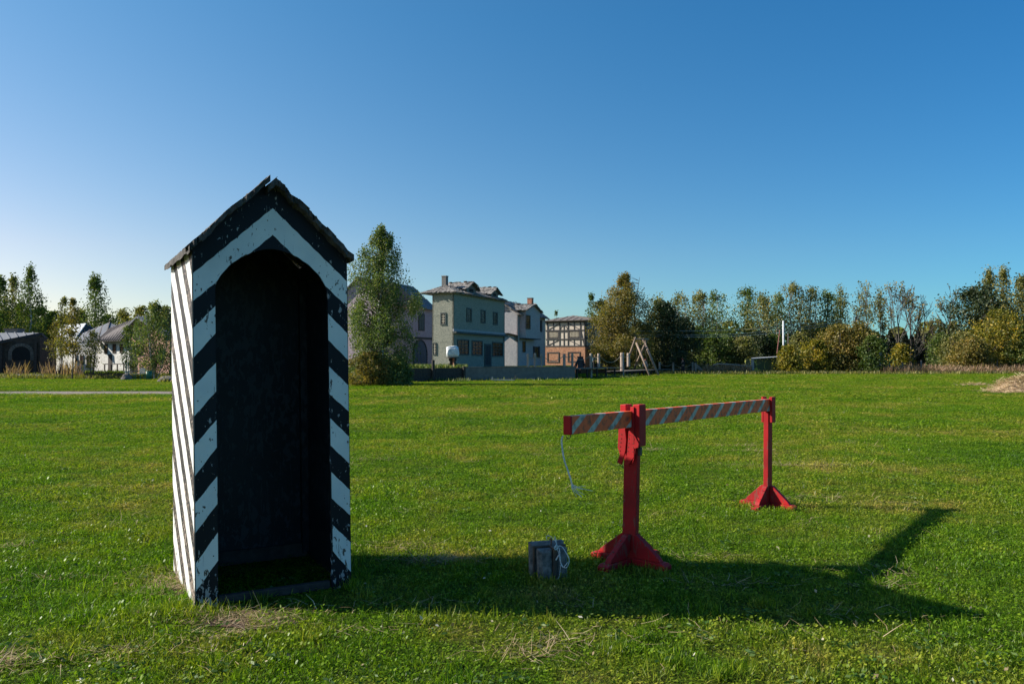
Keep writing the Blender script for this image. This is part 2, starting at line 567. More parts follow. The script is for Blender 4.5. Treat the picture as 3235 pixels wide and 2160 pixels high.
def blade_mat():
    m, nt, b = new_mat('grass_blade')
    nt.nodes.remove(b)
    f = field_noise(nt)
    r = ramp(nt, f, [(.33, (.052, .140, .007)), (.47, (.104, .198, .011)), (.56, (.170, .222, .026)), (.66, (.31, .265, .095))])
    a = nt.nodes.new("ShaderNodeAttribute"); a.attribute_name = "tone"
    r2 = ramp(nt, a.outputs["Fac"], [(0, (.20, .28, .25)), (.45, (.85, .92, .75)), (.85, (1.7, 1.45, .9)), (.90, (2.4, 1.8, 2.0)), (1, (3.2, 2.2, 3.2))])
    col = mixc(nt, 1.0, r.outputs[0], r2.outputs[0], 'MULTIPLY')
    d = nt.nodes.new("ShaderNodeBsdfDiffuse"); t = nt.nodes.new("ShaderNodeBsdfTranslucent"); g = nt.nodes.new("ShaderNodeBsdfGlossy")
    g.inputs["Roughness"].default_value = .4
    nt.links.new(col, d.inputs[0])
    tc = mixc(nt, 1.0, col, (1.2, 1.35, .4), 'MULTIPLY')
    nt.links.new(tc, t.inputs[0])
    mx = nt.nodes.new("ShaderNodeMixShader"); mx.inputs[0].default_value = .4
    m2 = nt.nodes.new("ShaderNodeMixShader"); m2.inputs[0].default_value = .02
    nt.links.new(d.outputs[0], mx.inputs[1]); nt.links.new(t.outputs[0], mx.inputs[2])
    nt.links.new(mx.outputs[0], m2.inputs[1]); nt.links.new(g.outputs[0], m2.inputs[2])
    nt.links.new(m2.outputs[0], nt.nodes["Material Output"].inputs[0])
    return m
M['blade'] = blade_mat()

# ================================================================== GROUND
UP = np.array([0, 0, 1.0])
nx_ = np.concatenate([np.linspace(-900, -60, 12), np.linspace(-50, 50, 51), np.linspace(60, 900, 12)])
ny_ = np.concatenate([np.linspace(-300, -10, 8), np.linspace(-5, 110, 60), np.linspace(120, 1200, 14)])
gv = [(x, y, 0.0) for y in ny_ for x in nx_]
W_ = len(nx_)
gf = [(j * W_ + i, j * W_ + i + 1, (j + 1) * W_ + i + 1, (j + 1) * W_ + i) for j in range(len(ny_) - 1) for i in range(W_ - 1)]
tag(link_mesh('ground', gv, np.array(gf), M['ground']), kind='structure')

# gravel path on the left
def path_strip():
    xs = np.linspace(-60, -9.5, 70)
    v, f = [], []
    for i, x in enumerate(xs):
        k = (x + 60) / 50.5
        yc = 36.6 + 1.0 * k
        hw = 1.65 * (1 - .75 * max(0, (x + 22) / 12.5) ** 2) if x > -22 else 1.65
        j = .22 * math.sin(x * 1.3) + .15 * math.sin(x * 3.1)
        v += [(x, yc - hw + j, .006), (x, yc, .012), (x, yc + hw + j * .6, .006)]
    for i in range(len(xs) - 1):
        a = i * 3
        f += [(a, a + 3, a + 4, a + 1), (a + 1, a + 4, a + 5, a + 2)]
    return tag(link_mesh('path', v, f, M['gravel']), kind='structure')
path_strip()


def patch(name, px, py, rx, ry, m, z=.005, seed=0):
    c = G(px, py)
    r_ = np.random.default_rng(seed)
    ph = r_.random(6) * 6.28
    v = [(c[0], c[1], z)]
    n = 36
    for i in range(n):
        a = 2 * math.pi * i / n
        k = 1 + .18 * math.sin(2 * a + ph[0]) + .14 * math.sin(5 * a + ph[1]) + .1 * math.sin(9 * a + ph[2])
        v.append((c[0] + math.cos(a) * rx * k, c[1] + math.sin(a) * ry * k, z))
    f = [(0, 1 + i, 1 + (i + 1) % n) for i in range(n)]
    return tag(link_mesh(name, v, f, m), kind='structure')


SOIL = [(760, 1955, .42, .14), (560, 1850, .16, .22), (1390, 1780, .2, .06), (2, 2095, .10, .10)]
for i, (px, py, a, b_) in enumerate(SOIL):
    patch('bare_soil', px, py, a, b_, M['soil'], .005, i)
patch('bare_soil', 2110, 1192, 9, .9, M['gravel'], .006, 11)

# ================================================================== SENTRY BOX
O = G(617.5, 1924)
Q = G(1110.5, 1852)
ex = (Q - O); FW = np.linalg.norm(ex); ex /= FW
ey = np.array([-ex[1], ex[0], 0])
ez = np.array([-.019, .0, 1.0])
DEPTH = 1.0


def B(t, u, z):
    return O + ex * t + ey * u + ez * z


def fh(px, py, u=0.0):
    return hit(px, py, B(0, u, 0), ex, ez)


box_root = thing('sentry_box', 'black and white striped wooden sentry box with arched opening on the lawn', 'sentry box', O)
EAVE = fh(605, 791)[1]
APEX = fh(861, 574)[1]
CT = fh(861, 700)[0]
tl0, tl1 = fh(681, 1050)[0], fh(1038, 1150)[0]
arch_c = (tl0 + tl1) / 2
arch_r = (tl1 - tl0) / 2
SPRING = fh(684, 915)[1]
ATOP = fh(861, 787)[1]


LEFT_ROOF = [(594, 777), (607, 764), (630, 746), (654, 727), (719, 663), (763, 629), (804, 598), (855, 551)]
RIGHT_ROOF = [(1118, 804), (1076, 761), (1027, 712), (991, 676), (953, 636), (922, 614), (893, 578), (873, 562), (848, 582)]
_lp = np.array([fh(px, py, -.10) for px, py in LEFT_ROOF]); _rp = np.array([fh(px, py, -.08) for px, py in RIGHT_ROOF])[::-1]


def roofline(t):
    zl = np.interp(t, _lp[:, 0], _lp[:, 1], right=9) - .036
    zr = np.interp(t, _rp[:, 0], _rp[:, 1]) - .040
    return float(zl if t < _rp[0, 0] + .01 else min(zl, zr))


def arch(t):
    k = abs(t - arch_c) / arch_r
    if k >= 1:
        return None
    return SPRING + (ATOP - SPRING) * max(0, 1 - k ** 1.75) ** .62


def front_panel():
    ts = sorted(set([0, FW, CT, tl0, tl1] + list(np.linspace(tl0, tl1, 49)) + [tl0 + .004, tl1 - .004, tl0 + .012, tl1 - .012]))
    mb = MB()
    th = .02
    for a, b in zip(ts[:-1], ts[1:]):
        mid = (a + b) / 2
        inside = tl0 < mid < tl1
        za = (arch(a) if arch(a) is not None else SPRING) if inside else 0
        zb = (arch(b) if arch(b) is not None else SPRING) if inside else 0
        p = [(a, za), (b, zb), (b, roofline(b)), (a, roofline(a))]
        F_ = [B(t, 0, z) for t, z in p]
        K_ = [B(t, th, z) for t, z in p]
        mb.add(F_, [(0, 1, 2, 3)])
        mb.add(K_, [(3, 2, 1, 0)])
        if inside:
            mb.add([F_[0], F_[1], K_[1], K_[0]], [(3, 2, 1, 0)])
        mb.add([F_[3], F_[2], K_[2], K_[3]], [(0, 1, 2, 3)])
    for t, s in ((0, 1), (FW, -1)):
        q = [B(t, 0, 0), B(t, th, 0), B(t, th, roofline(t)), B(t, 0, roofline(t))]
        mb.add(q, [(0, 3, 2, 1)] if s > 0 else [(0, 1, 2, 3)])
    for t, s in ((tl0, -1), (tl1, 1)):
        q = [B(t, 0, 0), B(t, th, 0), B(t, th, SPRING), B(t, 0, SPRING)]
        mb.add(q, [(0, 3, 2, 1)] if s > 0 else [(0, 1, 2, 3)])
    return mb.build('front_panel', M['black_paint'], box_root)


fp = front_panel()


def interp(p, q, t):
    return p[1] + (q[1] - p[1]) * (t - p[0]) / (q[0] - p[0])


def stripe(px4, nseg=1, use_arch=False, parent=box_root, n=2):
    """white band between top line (p0-p1) and bottom line (p2-p3), all picture points on the front"""
    p = [fh(*q) for q in px4]
    t0 = max(0.002, p[0][0]); t1 = p[1][0]
    mb = MB()
    ts = np.linspace(t0, t1, n)
    prev = None
    for t in ts:
        top = interp(p[0], p[1], t)
        bot = interp(p[2], p[3], t)
        if use_arch and arch(t) is not None:
            bot = max(bot, arch(t) + .001)
        wob = .002 * math.sin(t * 90)
        cur = (B(t, -.0012, top + wob), B(t, -.0012, max(bot, .01) + wob), top > bot)
        if prev is not None and (cur[2] or prev[2]):
            mb.add([prev[1], cur[1], cur[0], prev[0]], [(0, 1, 2, 3)])
        prev = cur
    return mb.build('white_stripe', M['white_paint'], parent)


LE = lambda y: 605 + (y - 793) * 12.0 / 1115      # front left arris in the picture
RE = lambda y: 1095 + (y - 817) * 15.0 / 1021     # front right arris
lx0, rx0 = 680, 1037
stripe([(LE(866) + 1, 866), (861, 658), (LE(953) + 1, 953), (861, 742)], use_arch=True, n=60)
stripe([(861, 658), (RE(888) - 1, 888), (861, 742), (RE(970) - 1, 969)], use_arch=True, n=60)
for (lt, lb, rt, rb) in ((1038, 1132, 966, 1053), (1222, 1317, 1145, 1236), (1409, 1506, 1325, 1413), (1593, 1685, 1503, 1591), (1782, 1869, 1680, 1770)):
    xr = 680 + (rt - 966) * 8 / 714
    stripe([(LE(lt) + 1, lt), (xr, rt), (LE(lb) + 1, lb), (xr, rb)], n=8)
for (ot, ob, rt, rb) in ((991, 1073, 1053, 1136), (1158, 1244, 1216, 1298), (1321, 1406, 1378, 1463), (1491, 1573, 1546, 1626), (1657, 1739, 1711, 1805)):
    xl = 1034 + (ot - 991) * 15 / 700
    xl = max(xl, 1034.0)
    stripe([(xl + 2, ot), (RE(rt) - 1, rt), (xl + 2, ob), (RE(rb) - 1, rb)], n=8)

mbn = MB()
for i_ in range(9):
    for t_ in (.025, tl0 - .022, tl1 + .022, FW - .025):
        mbn.obox(B(t_ + random.uniform(-.004, .004), -.002, .09 + i_ * .235 + random.uniform(-.02, .02)), ex, ey, ez, .007, .003, .007)
mbn.build('nail_heads', M['steel'], box_root)['kind'] = 'stuff'
# sides, back
SIDE_TOP = roofline(.01) - .004
for t, nm in ((0, 'side_panel'), (FW - .02, 'side_panel')):
    mb = MB()
    mb.add([B(t, .0203, 0), B(t + .02, .0203, 0), B(t + .02, DEPTH, 0), B(t, DEPTH, 0),
            *[B(tt, uu, roofline(.012 if t == 0 else FW - .012) - .004) for tt, uu in ((t, .0203), (t + .02, .0203), (t + .02, DEPTH), (t, DEPTH))]],
           [(0, 3, 2, 1), (4, 5, 6, 7), (0, 1, 5, 4), (1, 2, 6, 5), (2, 3, 7, 6), (3, 0, 4, 7)])
    mb.build(nm, M['black_side'], box_root)
mb = MB()
mb.prism([B(.021, DEPTH - .025, 0), B(FW - .021, DEPTH - .025, 0), B(FW - .021, DEPTH - .025, EAVE), B(CT, DEPTH - .025, APEX - .02), B(.021, DEPTH - .025, EAVE)], ey, .02)
mb.build('back_panel', M['inside_black'], box_root)
mb = MB()   # black lining of the inside
for t_ in (.0225, FW - .0225):
    mb = MB(); mb.obox(B(t_, .5, 1.05), ey, ez, ex, .93, 2.08, .004); mb.build('inner_lining', M['inside_black'], box_root)
for t_ in (.05, FW - .05):
    mb = MB(); mb.obox(B(t_, .94, 1.1), ex, ey, ez, .05, .05, 2.1); mb.build('corner_batten', M['inside_black'], box_root)


def sh(px, py):
    return hit(px, py, B(-.0012, 0, 0), ey, ez)


def side_stripe(bt, bb, ft, fb):
    """white band on the left side: heights at the back arris and the front arris (picture rows)"""
    xb = lambda y: 547.5 + (6 if y < 900 else 0)
    p = [sh(548, bt), sh(LE(ft) - .5, ft), sh(548, bb), sh(LE(fb) - .5, fb)]
    mb = MB(); prev = None
    u0, u1 = .004, DEPTH - .004
    for u in np.linspace(u0, u1, 60):
        top = interp(p[0], p[1], u); bot = interp(p[2], p[3], u)
        top = min(top, SIDE_TOP - .004); bot = max(min(bot, SIDE_TOP - .004), .012)
        w = .004 * math.sin(u * 34 + bt) + .002 * math.sin(u * 90)
        top += w * (top < SIDE_TOP - .01); bot += w * (.03 < bot < SIDE_TOP - .01)
        ok = top > bot + 1e-4
        cur = (B(-.0014, u, top), B(-.0014, u, bot), ok)
        if prev is not None and (ok or prev[2]):
            mb.add([prev[0], cur[0], cur[1], prev[1]], [(0, 1, 2, 3)])
        prev = cur
    if mb.v:
        mb.build('white_stripe', M['white_paint'], box_root)


for bt, ft in ((530, 690), (690, 1038 - 172), (690, 1038), (839, 1222), (987, 1409), (1140, 1593), (1293, 1782), (1456, 1969), (1617, 2155), (1765, 2340)):
    if (bt, ft) == (530, 690):
        side_stripe(395, 480, 690, 780)
    elif ft == 866:
        side_stripe(545, 632, 866, 951)
    else:
        side_stripe(bt, bt + 88, ft, ft + 94)


def roof_sheet(name, pts_px, u0, u1, th, seed, dz=0.0, warp=0):
    r_ = np.random.default_rng(seed)
    prof = [fh(px, py, u0) for px, py in pts_px]
    # densify the profile
    ps = []
    for a, b in zip(prof[:-1], prof[1:]):
        for k in np.linspace(0, 1, 6)[:-1]:
            ps.append((a[0] + (b[0] - a[0]) * k, a[1] + (b[1] - a[1]) * k))
    ps.append(prof[-1])
    us = np.linspace(u0, u1, 14)
    nP, nU = len(ps), len(us)
    j_ = r_.normal(0, .008, (nP,))
    top, bot = [], []
    # straight reference profile at the back: warp fades with depth
    a, b = np.array(ps[0]), np.array(ps[-1])
    for k, u in enumerate(us):
        fade = 1 - .6 * (u - u0) / (u1 - u0)
        for i, (t, z) in enumerate(ps):
            lin = a + (b - a) * i / (nP - 1)
            tt = lin[0] + (t - lin[0]) * fade
            zz = lin[1] + (z - lin[1]) * fade
            uu = u + (j_[i] if k == 0 else 0)
            zz += r_.normal(0, .0035)
            top.append(B(tt, uu, zz + dz))
            bot.append(B(tt + .0, uu, zz + dz - th * (1 + .35 * r_.random())))
    f = []
    N = nP * nU
    for k in range(nU - 1):
        for i in range(nP - 1):
            q = (k * nP + i, k * nP + i + 1, (k + 1) * nP + i + 1, (k + 1) * nP + i)
            f.append(q)
            f.append(tuple(N + x for x in q[::-1]))
    for i in range(nP - 1):
        f.append((i + 1, i, N + i, N + i + 1))
        k = (nU - 1) * nP
        f.append((k + i, k + i + 1, N + k + i + 1, N + k + i))
    for k in range(nU - 1):
        a_, b_ = k * nP, (k + 1) * nP
        f.append((a_, b_, N + b_, N + a_))
        a_, b_ = a_ + nP - 1, b_ + nP - 1
        f.append((b_, a_, N + a_, N + b_))
    o = link_mesh(name, top + bot, f, M['felt'], box_root)
    # torn layers of felt lying on the edge
    mb = MB()
    for _ in range(16):
        i = r_.integers(1, nP - 2)
        t, z = ps[i]
        d = np.array(ps[min(i + 2, nP - 1)]) - np.array(ps[i - 1]); d /= np.linalg.norm(d)
        e = ex * d[0] + ez * d[1]
        nrm = np.cross(e, ey); nrm *= np.sign(nrm[2]); nrm /= np.linalg.norm(nrm)
        L = .03 + .06 * r_.random()
        c = B(t, u0 + .04 + .03 * r_.random(), z + dz) + nrm * (.000 + .003 * r_.random())
        tilt = e + nrm * r_.normal(0, .035)
        mb.obox(c, tilt, ey, nrm, L, .10, .003)
    q_ = mb.build('torn_felt', M['felt'], o); q_['kind'] = 'stuff'
    return o


roof_sheet('roof_panel', LEFT_ROOF, -.10, DEPTH + .07, .032, 3)
roof_sheet('roof_panel', RIGHT_ROOF, -.08, DEPTH + .07, .035, 4, dz=-.004)
mb = MB()
c0, c1 = B(tl0 + .005, .03, .03), B(tl1 - .005, .03, .03)
mb.beam(c0, c1, .045, .05)
mb.build('sill_board', M['dark_wood'], box_root, bevel=.004)
mb = MB()
mb.beam(B(.03, .96, .06), B(FW - .03, .96, .06), .03, .10)
mb.build('floor_plank', M['dark_wood'], box_root)
for t_, s_ in ((.046, 0), (FW - .046, 1)):  # added battens, blocking sun that leaks in between side walls and roof
    mb = MB(); mb.obox(B(t_, .48, roofline(.01 if s_ == 0 else FW - .01) - .035), ex, ey, ez, .05, .92, .10); mb.build('eave_light_stop', M['inside_black'], box_root)
mb = MB()      # raw board edge down the corner
mb.obox(B(.0, -.0008, EAVE / 2 - .01), ex, ey, ez, .007, .003, EAVE - .04)
mb.build('corner_edge', M['old_wood'], box_root)

# ================================================================== BARRIER
Nc = np.array([.868, 5.90, 0.0])
Fc = np.array([2.606, 8.157, 0.0])
Db = Fc - Nc; LB = np.linalg.norm(Db); Db /= LB
Pb = np.array([Db[1], -Db[0], 0])
Ps = np.array([.74, -.673, 0]); Ps /= np.linalg.norm(Ps); Ds = np.array([-Ps[1], Ps[0], 0])


def foot_set(root, c, lean, half=.325):
    """cross of two boards on the grass with four slanting braces"""
    for ax, ln in ((Ps, half), (Ds, half * 1.05)):
        for s in (-1, 1):
            h = .045
            z0 = .018 if ax is Ps else .018
            p0 = c + ax * s * .045 + UP * (z0 + h / 2)
            p1 = c + ax * s * ln + UP * (z0 + h / 2)
            side = Ds if ax is Ps else Ps
            mb = MB()
            a, b = ax * s, side
            w = .045
            # board with bevelled outer end
            prof = [(0.046, z0), (ln, z0), (ln, z0 + .03), (ln - .03, z0 + h), (0.046, z0 + h)]
            mb.prism([c + a * q + UP * z - b * w for q, z in prof], b, 2 * w)
            ft = mb.build('foot', M['red'], root, bevel=.004)
            # brace: tapering board from foot end to the post
            mb = MB()
            prof = [(ln - .26, z0 + h + .001), (ln - .055, z0 + h + .001), (ln - .075, z0 + h + .03), (.064, .232), (.030, .232), (.030, .13)]
            tw = .024
            lift = lean
            mb.prism([c + a * q + UP * z + lift * z - b * tw for q, z in prof], b, 2 * tw)
            mb.build('brace', M['red'], root, bevel=.003)
            for q, z in ((.115, .190), (.205, .125)):
                cc = c + a * (q + .012) + UP * (z + .008) + lift * z
                mb = MB(); mb.obox(cc, a * .7 + UP * .7, b, a * .7 - UP * .7, .008, .008, .008)
                mb.build('screw_head', M['steel'], root)


gate = thing('barrier_gate', 'red stand in the box shadow carrying a long red and white striped boom', 'barrier', Nc, )
leanN = np.array([.026, 0.01, 0])
foot_set(gate, Nc, leanN)
mb = MB()
pts = []
def post(root, c, wP, wD, h, lean, z0=.02):
    mb = MB()
    a, b = Pb, Db
    vs = []
    for z in (z0, h):
        for i, j in ((-1, -1), (1, -1), (1, 1), (-1, 1)):
            vs.append(c + a * wP / 2 * i + b * wD / 2 * j + UP * z + lean * z)
    f = [(0, 3, 2, 1), (4, 5, 6, 7), (0, 1, 5, 4), (1, 2, 6, 5), (2, 3, 7, 6), (3, 0, 4, 7)]
    mb.add(vs, f)
    return mb.build('post', M['red'], root, bevel=.004)


post(gate, Nc, .112, .05, 1.005, leanN)
# boom
s0 = -.86
topz0, topz1 = 1.140, 1.112
bw, bh = .055, .120
cN = Nc + leanN * 1.1
b0 = cN + Db * s0; b1 = cN + Db * (LB + .03)
mb = MB()
def boomv(p, z, i, j):
    return p + Pb * bw / 2 * i + UP * (z - (0 if j > 0 else bh))
vs = []
for p, z in ((b0, topz0), (b1, topz1)):
    for i, j in ((-1, -1), (1, -1), (1, 1), (-1, 1)):
        vs.append(boomv(p, z, i, j))
mb.add(vs, [(0, 3, 2, 1), (4, 5, 6, 7), (0, 1, 5, 4), (1, 2, 6, 5), (2, 3, 7, 6), (3, 0, 4, 7)])
boom = mb.build('boom', M['boom'], gate)
uvl = boom.data.uv_layers.new(name="UVMap")
for poly in boom.data.polygons:
    for li in poly.loop_indices:
        v = np.array(boom.data.vertices[boom.data.loops[li].vertex_index].co) + origin_of(boom)
        s = np.dot(v - b0, Db)
        uvl.data[li].uv = (s, v[2] - 1.0)
bm_ = boom.modifiers.new("bevel", 'BEVEL'); bm_.width = .003; bm_.segments = 2
# red end caps
mb = MB()
for p, z, s in ((b0, topz0, -1), (b1, topz1, 1)):
    mb = MB()
    mb.obox(p + Db * s * .012 + UP * (z - bh / 2), Db, Pb, UP, .024, bw + .004, bh + .004)
    mb.build('end_cap', M['red'], boom, bevel=.006)
# cheeks at the pivot
for s, h0, h1, w in ((-1, .885, 1.178, .05), (1, .875, 1.182, .055)):
    mb = MB()
    mb.obox(cN + Pb * s * (bw / 2 + w / 2 + .004) + Db * (.0 if s < 0 else -.01) + UP * (h0 + h1) / 2, Pb, Db, UP, w, .10, h1 - h0)
    mb.build('cheek', M['red'], gate, bevel=.005)
mb = MB()
mb.obox(cN + Pb * (bw / 2 + .004) + Db * -.066 + UP * 1.03, Pb, Db, UP, .03, .012, .27)
mb.build('packing_strip', M['red'], gate, bevel=.002)
# curved brackets under the boom
def bracket(side, prof, dd):
    mb = MB()
    pts = [cN - Db * dd + Pb * a + UP * z for a, z in prof]
    mb.prism(pts, -Db, .012)
    return mb.build('bracket', M['red'], gate, bevel=.002)
bracket(-1, [(-.085, 1.0), (-.03, 1.005), (-.02, .92), (-.028, .84), (-.06, .735), (-.10, .75), (-.075, .81), (-.092, .86)], .056)
bracket(1, [(.0, .985), (.025, 1.0), (.085, .9), (.08, .87), (.045, .86), (.045, .80), (.0, .74), (-.035, .735), (-.012, .83)], .058)
mb = MB()
for a in (-.06, .01, .05):
    for k in range(5):
        mb.obox(cN - Db * .070 + Pb * (a - .004 * k) + UP * (.96 - .03 * k), Pb, Db, UP, .005, .006, .005)
q_ = mb.build('rivet', M['steel'], gate); q_['kind'] = 'stuff'
mb = MB()
mb.obox(cN + Pb * .068 + Db * -.02 + UP * .84, Pb, Db, UP, .02, .03, .06)
mb.build('hinge', M['steel'], gate, bevel=.002)
# hook under the near end
hk = b0 + Db * .02 + UP * (topz0 - bh)
mb = MB()
hpts = [hk, hk + UP * -.018, hk + UP * -.03 - Db * .012 - Pb * .004, hk + UP * -.026 - Db * .026 - Pb * .008, hk + UP * -.012 - Db * .03 - Pb * .01]
mb.tube(hpts, .0035, 8)
mb.build('hook', M['steel'], gate, smooth=True)

stand = thing('barrier_stand', 'sunlit red forked stand under the far end of the striped boom', 'stand', Fc)
leanF = np.array([.012, .0, 0])
foot_set(stand, Fc, leanF, .292)
post(stand, Fc, .05, .118, .985, leanF)
cF = Fc + leanF
for s, w in ((-1, .022), (1, .03)):
    mb = MB()
    mb.obox(cF + Pb * s * (.055 / 2 + w / 2 + .003) + Db * .0 + UP * (.875 + 1.135) / 2, Pb, Db, UP, w, .10, .26)
    mb.build('fork_cheek', M['red'], stand, bevel=.004)

# white cord blown from the hook
cord = MB()
cY = hk[1]
cp_ = [at(px, py, cY + dy) for px, py, dy in ((1779, 1376, 0), (1774, 1392, 0), (1777, 1420, -.01), (1782, 1450, -.02), (1792, 1480, -.02), (1802, 1510, -.03), (1806, 1528, -.03))]
def smooth_pts(p, n=6):
    out = []
    p = [np.array(q) for q in p]
    for i in range(len(p) - 1):
        a = p[max(i - 1, 0)]; b = p[i]; c = p[i + 1]; d = p[min(i + 2, len(p) - 1)]
        for k in range(n):
            t = k / n
            out.append(.5 * ((2 * b) + (-a + c) * t + (2 * a - 5 * b + 4 * c - d) * t * t + (-a + 3 * b - 3 * c + d) * t ** 3))
    out.append(p[-1])
    return out
base = smooth_pts(cp_)
for k in range(3):
    tw = [p + np.array([math.cos(i * .9 + k * 2.1) * .0035, math.sin(i * .9 + k * 2.1) * .0035, 0]) for i, p in enumerate(base)]
    cord.tube(tw, .0026, 5)
co = cord.build('cord', M['rope'], None, True, loc=cp_[0])
tag(co, 'frayed white cord dangling from the hook of the striped boom', 'cord')
mb = MB()
for (x1, y1, x2, y2) in ((1822, 1548, 1846, 1562), (1815, 1545, 1838, 1570), (1812, 1548, 1830, 1563), (1830, 1540, 1872, 1550), (1815, 1538, 1848, 1534), (1808, 1545, 1822, 1570), (1818, 1540, 1842, 1545)):
    mb.tube(smooth_pts([cp_[-1], at(x1, y1, cY - .03 + random.uniform(-.02, .02)), at(x2, y2, cY - .03 + random.uniform(-.04, .04))]), [.0024] * 6 + [.0018] * 7, 4)
fr = link_mesh('frayed_end', mb.v, mb.f, M['rope'], co)

# ================================================================== STONE WEIGHT
Wc = G(1706, 1842)
w_ex = np.array([.965, .262, 0]); w_ex /= np.linalg.norm(w_ex)
w_ey = np.array([-w_ex[1], w_ex[0], 0])
wt = thing('stone_weight', 'grey paving slabs bound with rusty steel as a counterweight on the grass', 'weight', Wc)
def WP(a, b, z):
    return Wc + w_ex * a + w_ey * b + UP * z
def paver(a0, a1, b0, b1, z0, z1, dx=0):
    mb = MB()
    ch = .022
    # front face with a chamfered rim
    F_ = [(a0 + ch, z0 + ch), (a1 - ch, z0 + ch), (a1 - ch, z1 - ch), (a0 + ch, z1 - ch)]
    Oo = [(a0, z0), (a1, z0), (a1, z1), (a0, z1)]
    vs = [WP(a + dx * z, b0 - .0, z) for a, z in F_] + [WP(a + dx * z, b0 + .018, z) for a, z in Oo] + [WP(a + dx * z, b1, z) for a, z in Oo]
    f = [(0, 1, 2, 3)] + [(4 + i, 4 + (i + 1) % 4, (i + 1) % 4, i) for i in range(4)] + [(8 + i, 8 + (i + 1) % 4, 4 + (i + 1) % 4, 4 + i) for i in range(4)] + [(11, 10, 9, 8)]
    mb.add(vs, f)
    return mb.build('slab', M['concrete'], wt, bevel=.004)
paver(.0, .098, 0, .07, 0.0, .222, -.03)
paver(.122, .205, .008, .075, 0.005, .222, -.01)
paver(-.035, .212, .088, .15, 0.02, .252, -.02)
mb = MB()
mb.obox(WP(.107, .012, .112), w_ex, w_ey, UP, .026, .03, .222)
mb.obox(WP(.09, .079, .229), w_ex, w_ey, UP, .24, .016, .012)
mb.obox(WP(-.02, .079, .118), w_ex, w_ey, UP, .012, .016, .222)
mb.obox(WP(.107, .045, .232), w_ex, w_ey, UP, .04, .10, .008)
mb.build('steel_strap', M['steel'], wt, bevel=.002)
mb = MB()
mb.tube(smooth_pts([WP(.10, .06, .23), WP(.10, .06, .262), WP(.096, .05, .285), WP(.082, .05, .278)]), .005, 8)
mb.build('eye_hook', M['steel'], wt, True)
mb = MB()
def loop_px(pts, dy=-.01, r=.0028):
    Yb = Wc[1] + .02 + dy
    mb.tube(smooth_pts([at(1650 + x / 8.71, 1680 + y / 8.71, Yb + .01 * math.sin(i)) for i, (x, y) in enumerate(pts)], 5), r, 5)
loop_px([(900, 430), (1000, 380), (1090, 400), (1200, 560), (1290, 760), (1230, 960), (1120, 950), (1040, 780), (1000, 560), (930, 440)])
loop_px([(930, 330), (1010, 440), (1040, 640), (1060, 850), (1130, 960), (1250, 830)], -.02)
loop_px([(1000, 640), (960, 700), (925, 770)], -.02, .005)
loop_px([(880, 450), (930, 390), (970, 440), (920, 480), (880, 430), (940, 350)], -.015, .004)
loop_px([(680, 200), (660, 130), (720, 95), (800, 130), (860, 190), (920, 270), (950, 360)], .02, .002)
loop_px([(1050, 900), (1030, 1150), (1000, 1250), (950, 1290)], -.03, .0015)
for k in range(6):
    loop_px([(880 + 8 * k, 110 + 9 * k), (900 + 6 * k, 200), (950, 340)], .01, .0012)
tie = mb.build('knotted_twine', M['rope'], None, True, loc=WP(.13, 0, .2))
tag(tie, 'white twine knotted and looped over the bound paving slabs', 'twine')

# ================================================================== TERRACE, RETAINING WALLS
TZ = 1.0
wl = G(1467, 1203); wl = np.array([*(G(1467, 1203)[:2]), 0]); wr = G(1817, 1197)
wdir = (wr - wl); wlen = np.linalg.norm(wdir); wdir /= wlen
wnrm = np.array([wdir[1], -wdir[0], 0])
rw = thing('retaining_wall', 'long low grey rendered retaining wall below the old houses', 'wall', wl)
mb = MB(); mb.prism([wl, wr, wr + UP * TZ, wl + UP * TZ], -wnrm, .25)
mb.build('wall_face', M['render_wall'], rw)
mb = MB()
k = wlen / 7
for i in range(7):
    a = wl + wdir * (i * k + .01) ; b = wl + wdir * ((i + 1) * k - .01)
    mb = MB(); mb.prism([a + wnrm * .03 + UP * (TZ + .001), b + wnrm * .03 + UP * (TZ + .001), b - wnrm * .27 + UP * (TZ + .001), a - wnrm * .27 + UP * (TZ + .001)], UP, .04)
    mb.build('coping_board', M['old_wood'], rw)

tl_ = np.array([*G(1285, 1207)[:2], 0])
# timber retaining wall left of it
tdir = (wl - tl_); tlen = np.linalg.norm(tdir); tdir /= tlen; tn = np.array([tdir[1], -tdir[0], 0])
tw = thing('timber_wall', 'dark weathered plank wall holding up the grassy bank', 'timber wall', tl_)
for i in range(4):
    for (s0_, s1_) in ((0, .48), (.485, 1)):
        a = tl_ + tdir * tlen * s0_; b = tl_ + tdir * tlen * s1_
        z0 = .02 + i * .235
        mb = MB(); mb.prism([a + UP * z0, b + UP * z0, b + UP * (z0 + .215), a + UP * (z0 + .215 + .02 * random.random())], -tn, .07)
        mb.build('plank', M['dark_wood'], tw)
for px, top in ((1366, 1137), (1464, 1157)):
    s = hit(px, 1200, tl_, tdir, UP)[0]
    c = tl_ + tdir * s + tn * .09
    zt = at(px, top, c[1])[2]
    mb = MB(); mb.tube([c, c + UP * zt], .12, 8)
    mb.build('stake', M['dark_wood'], tw)

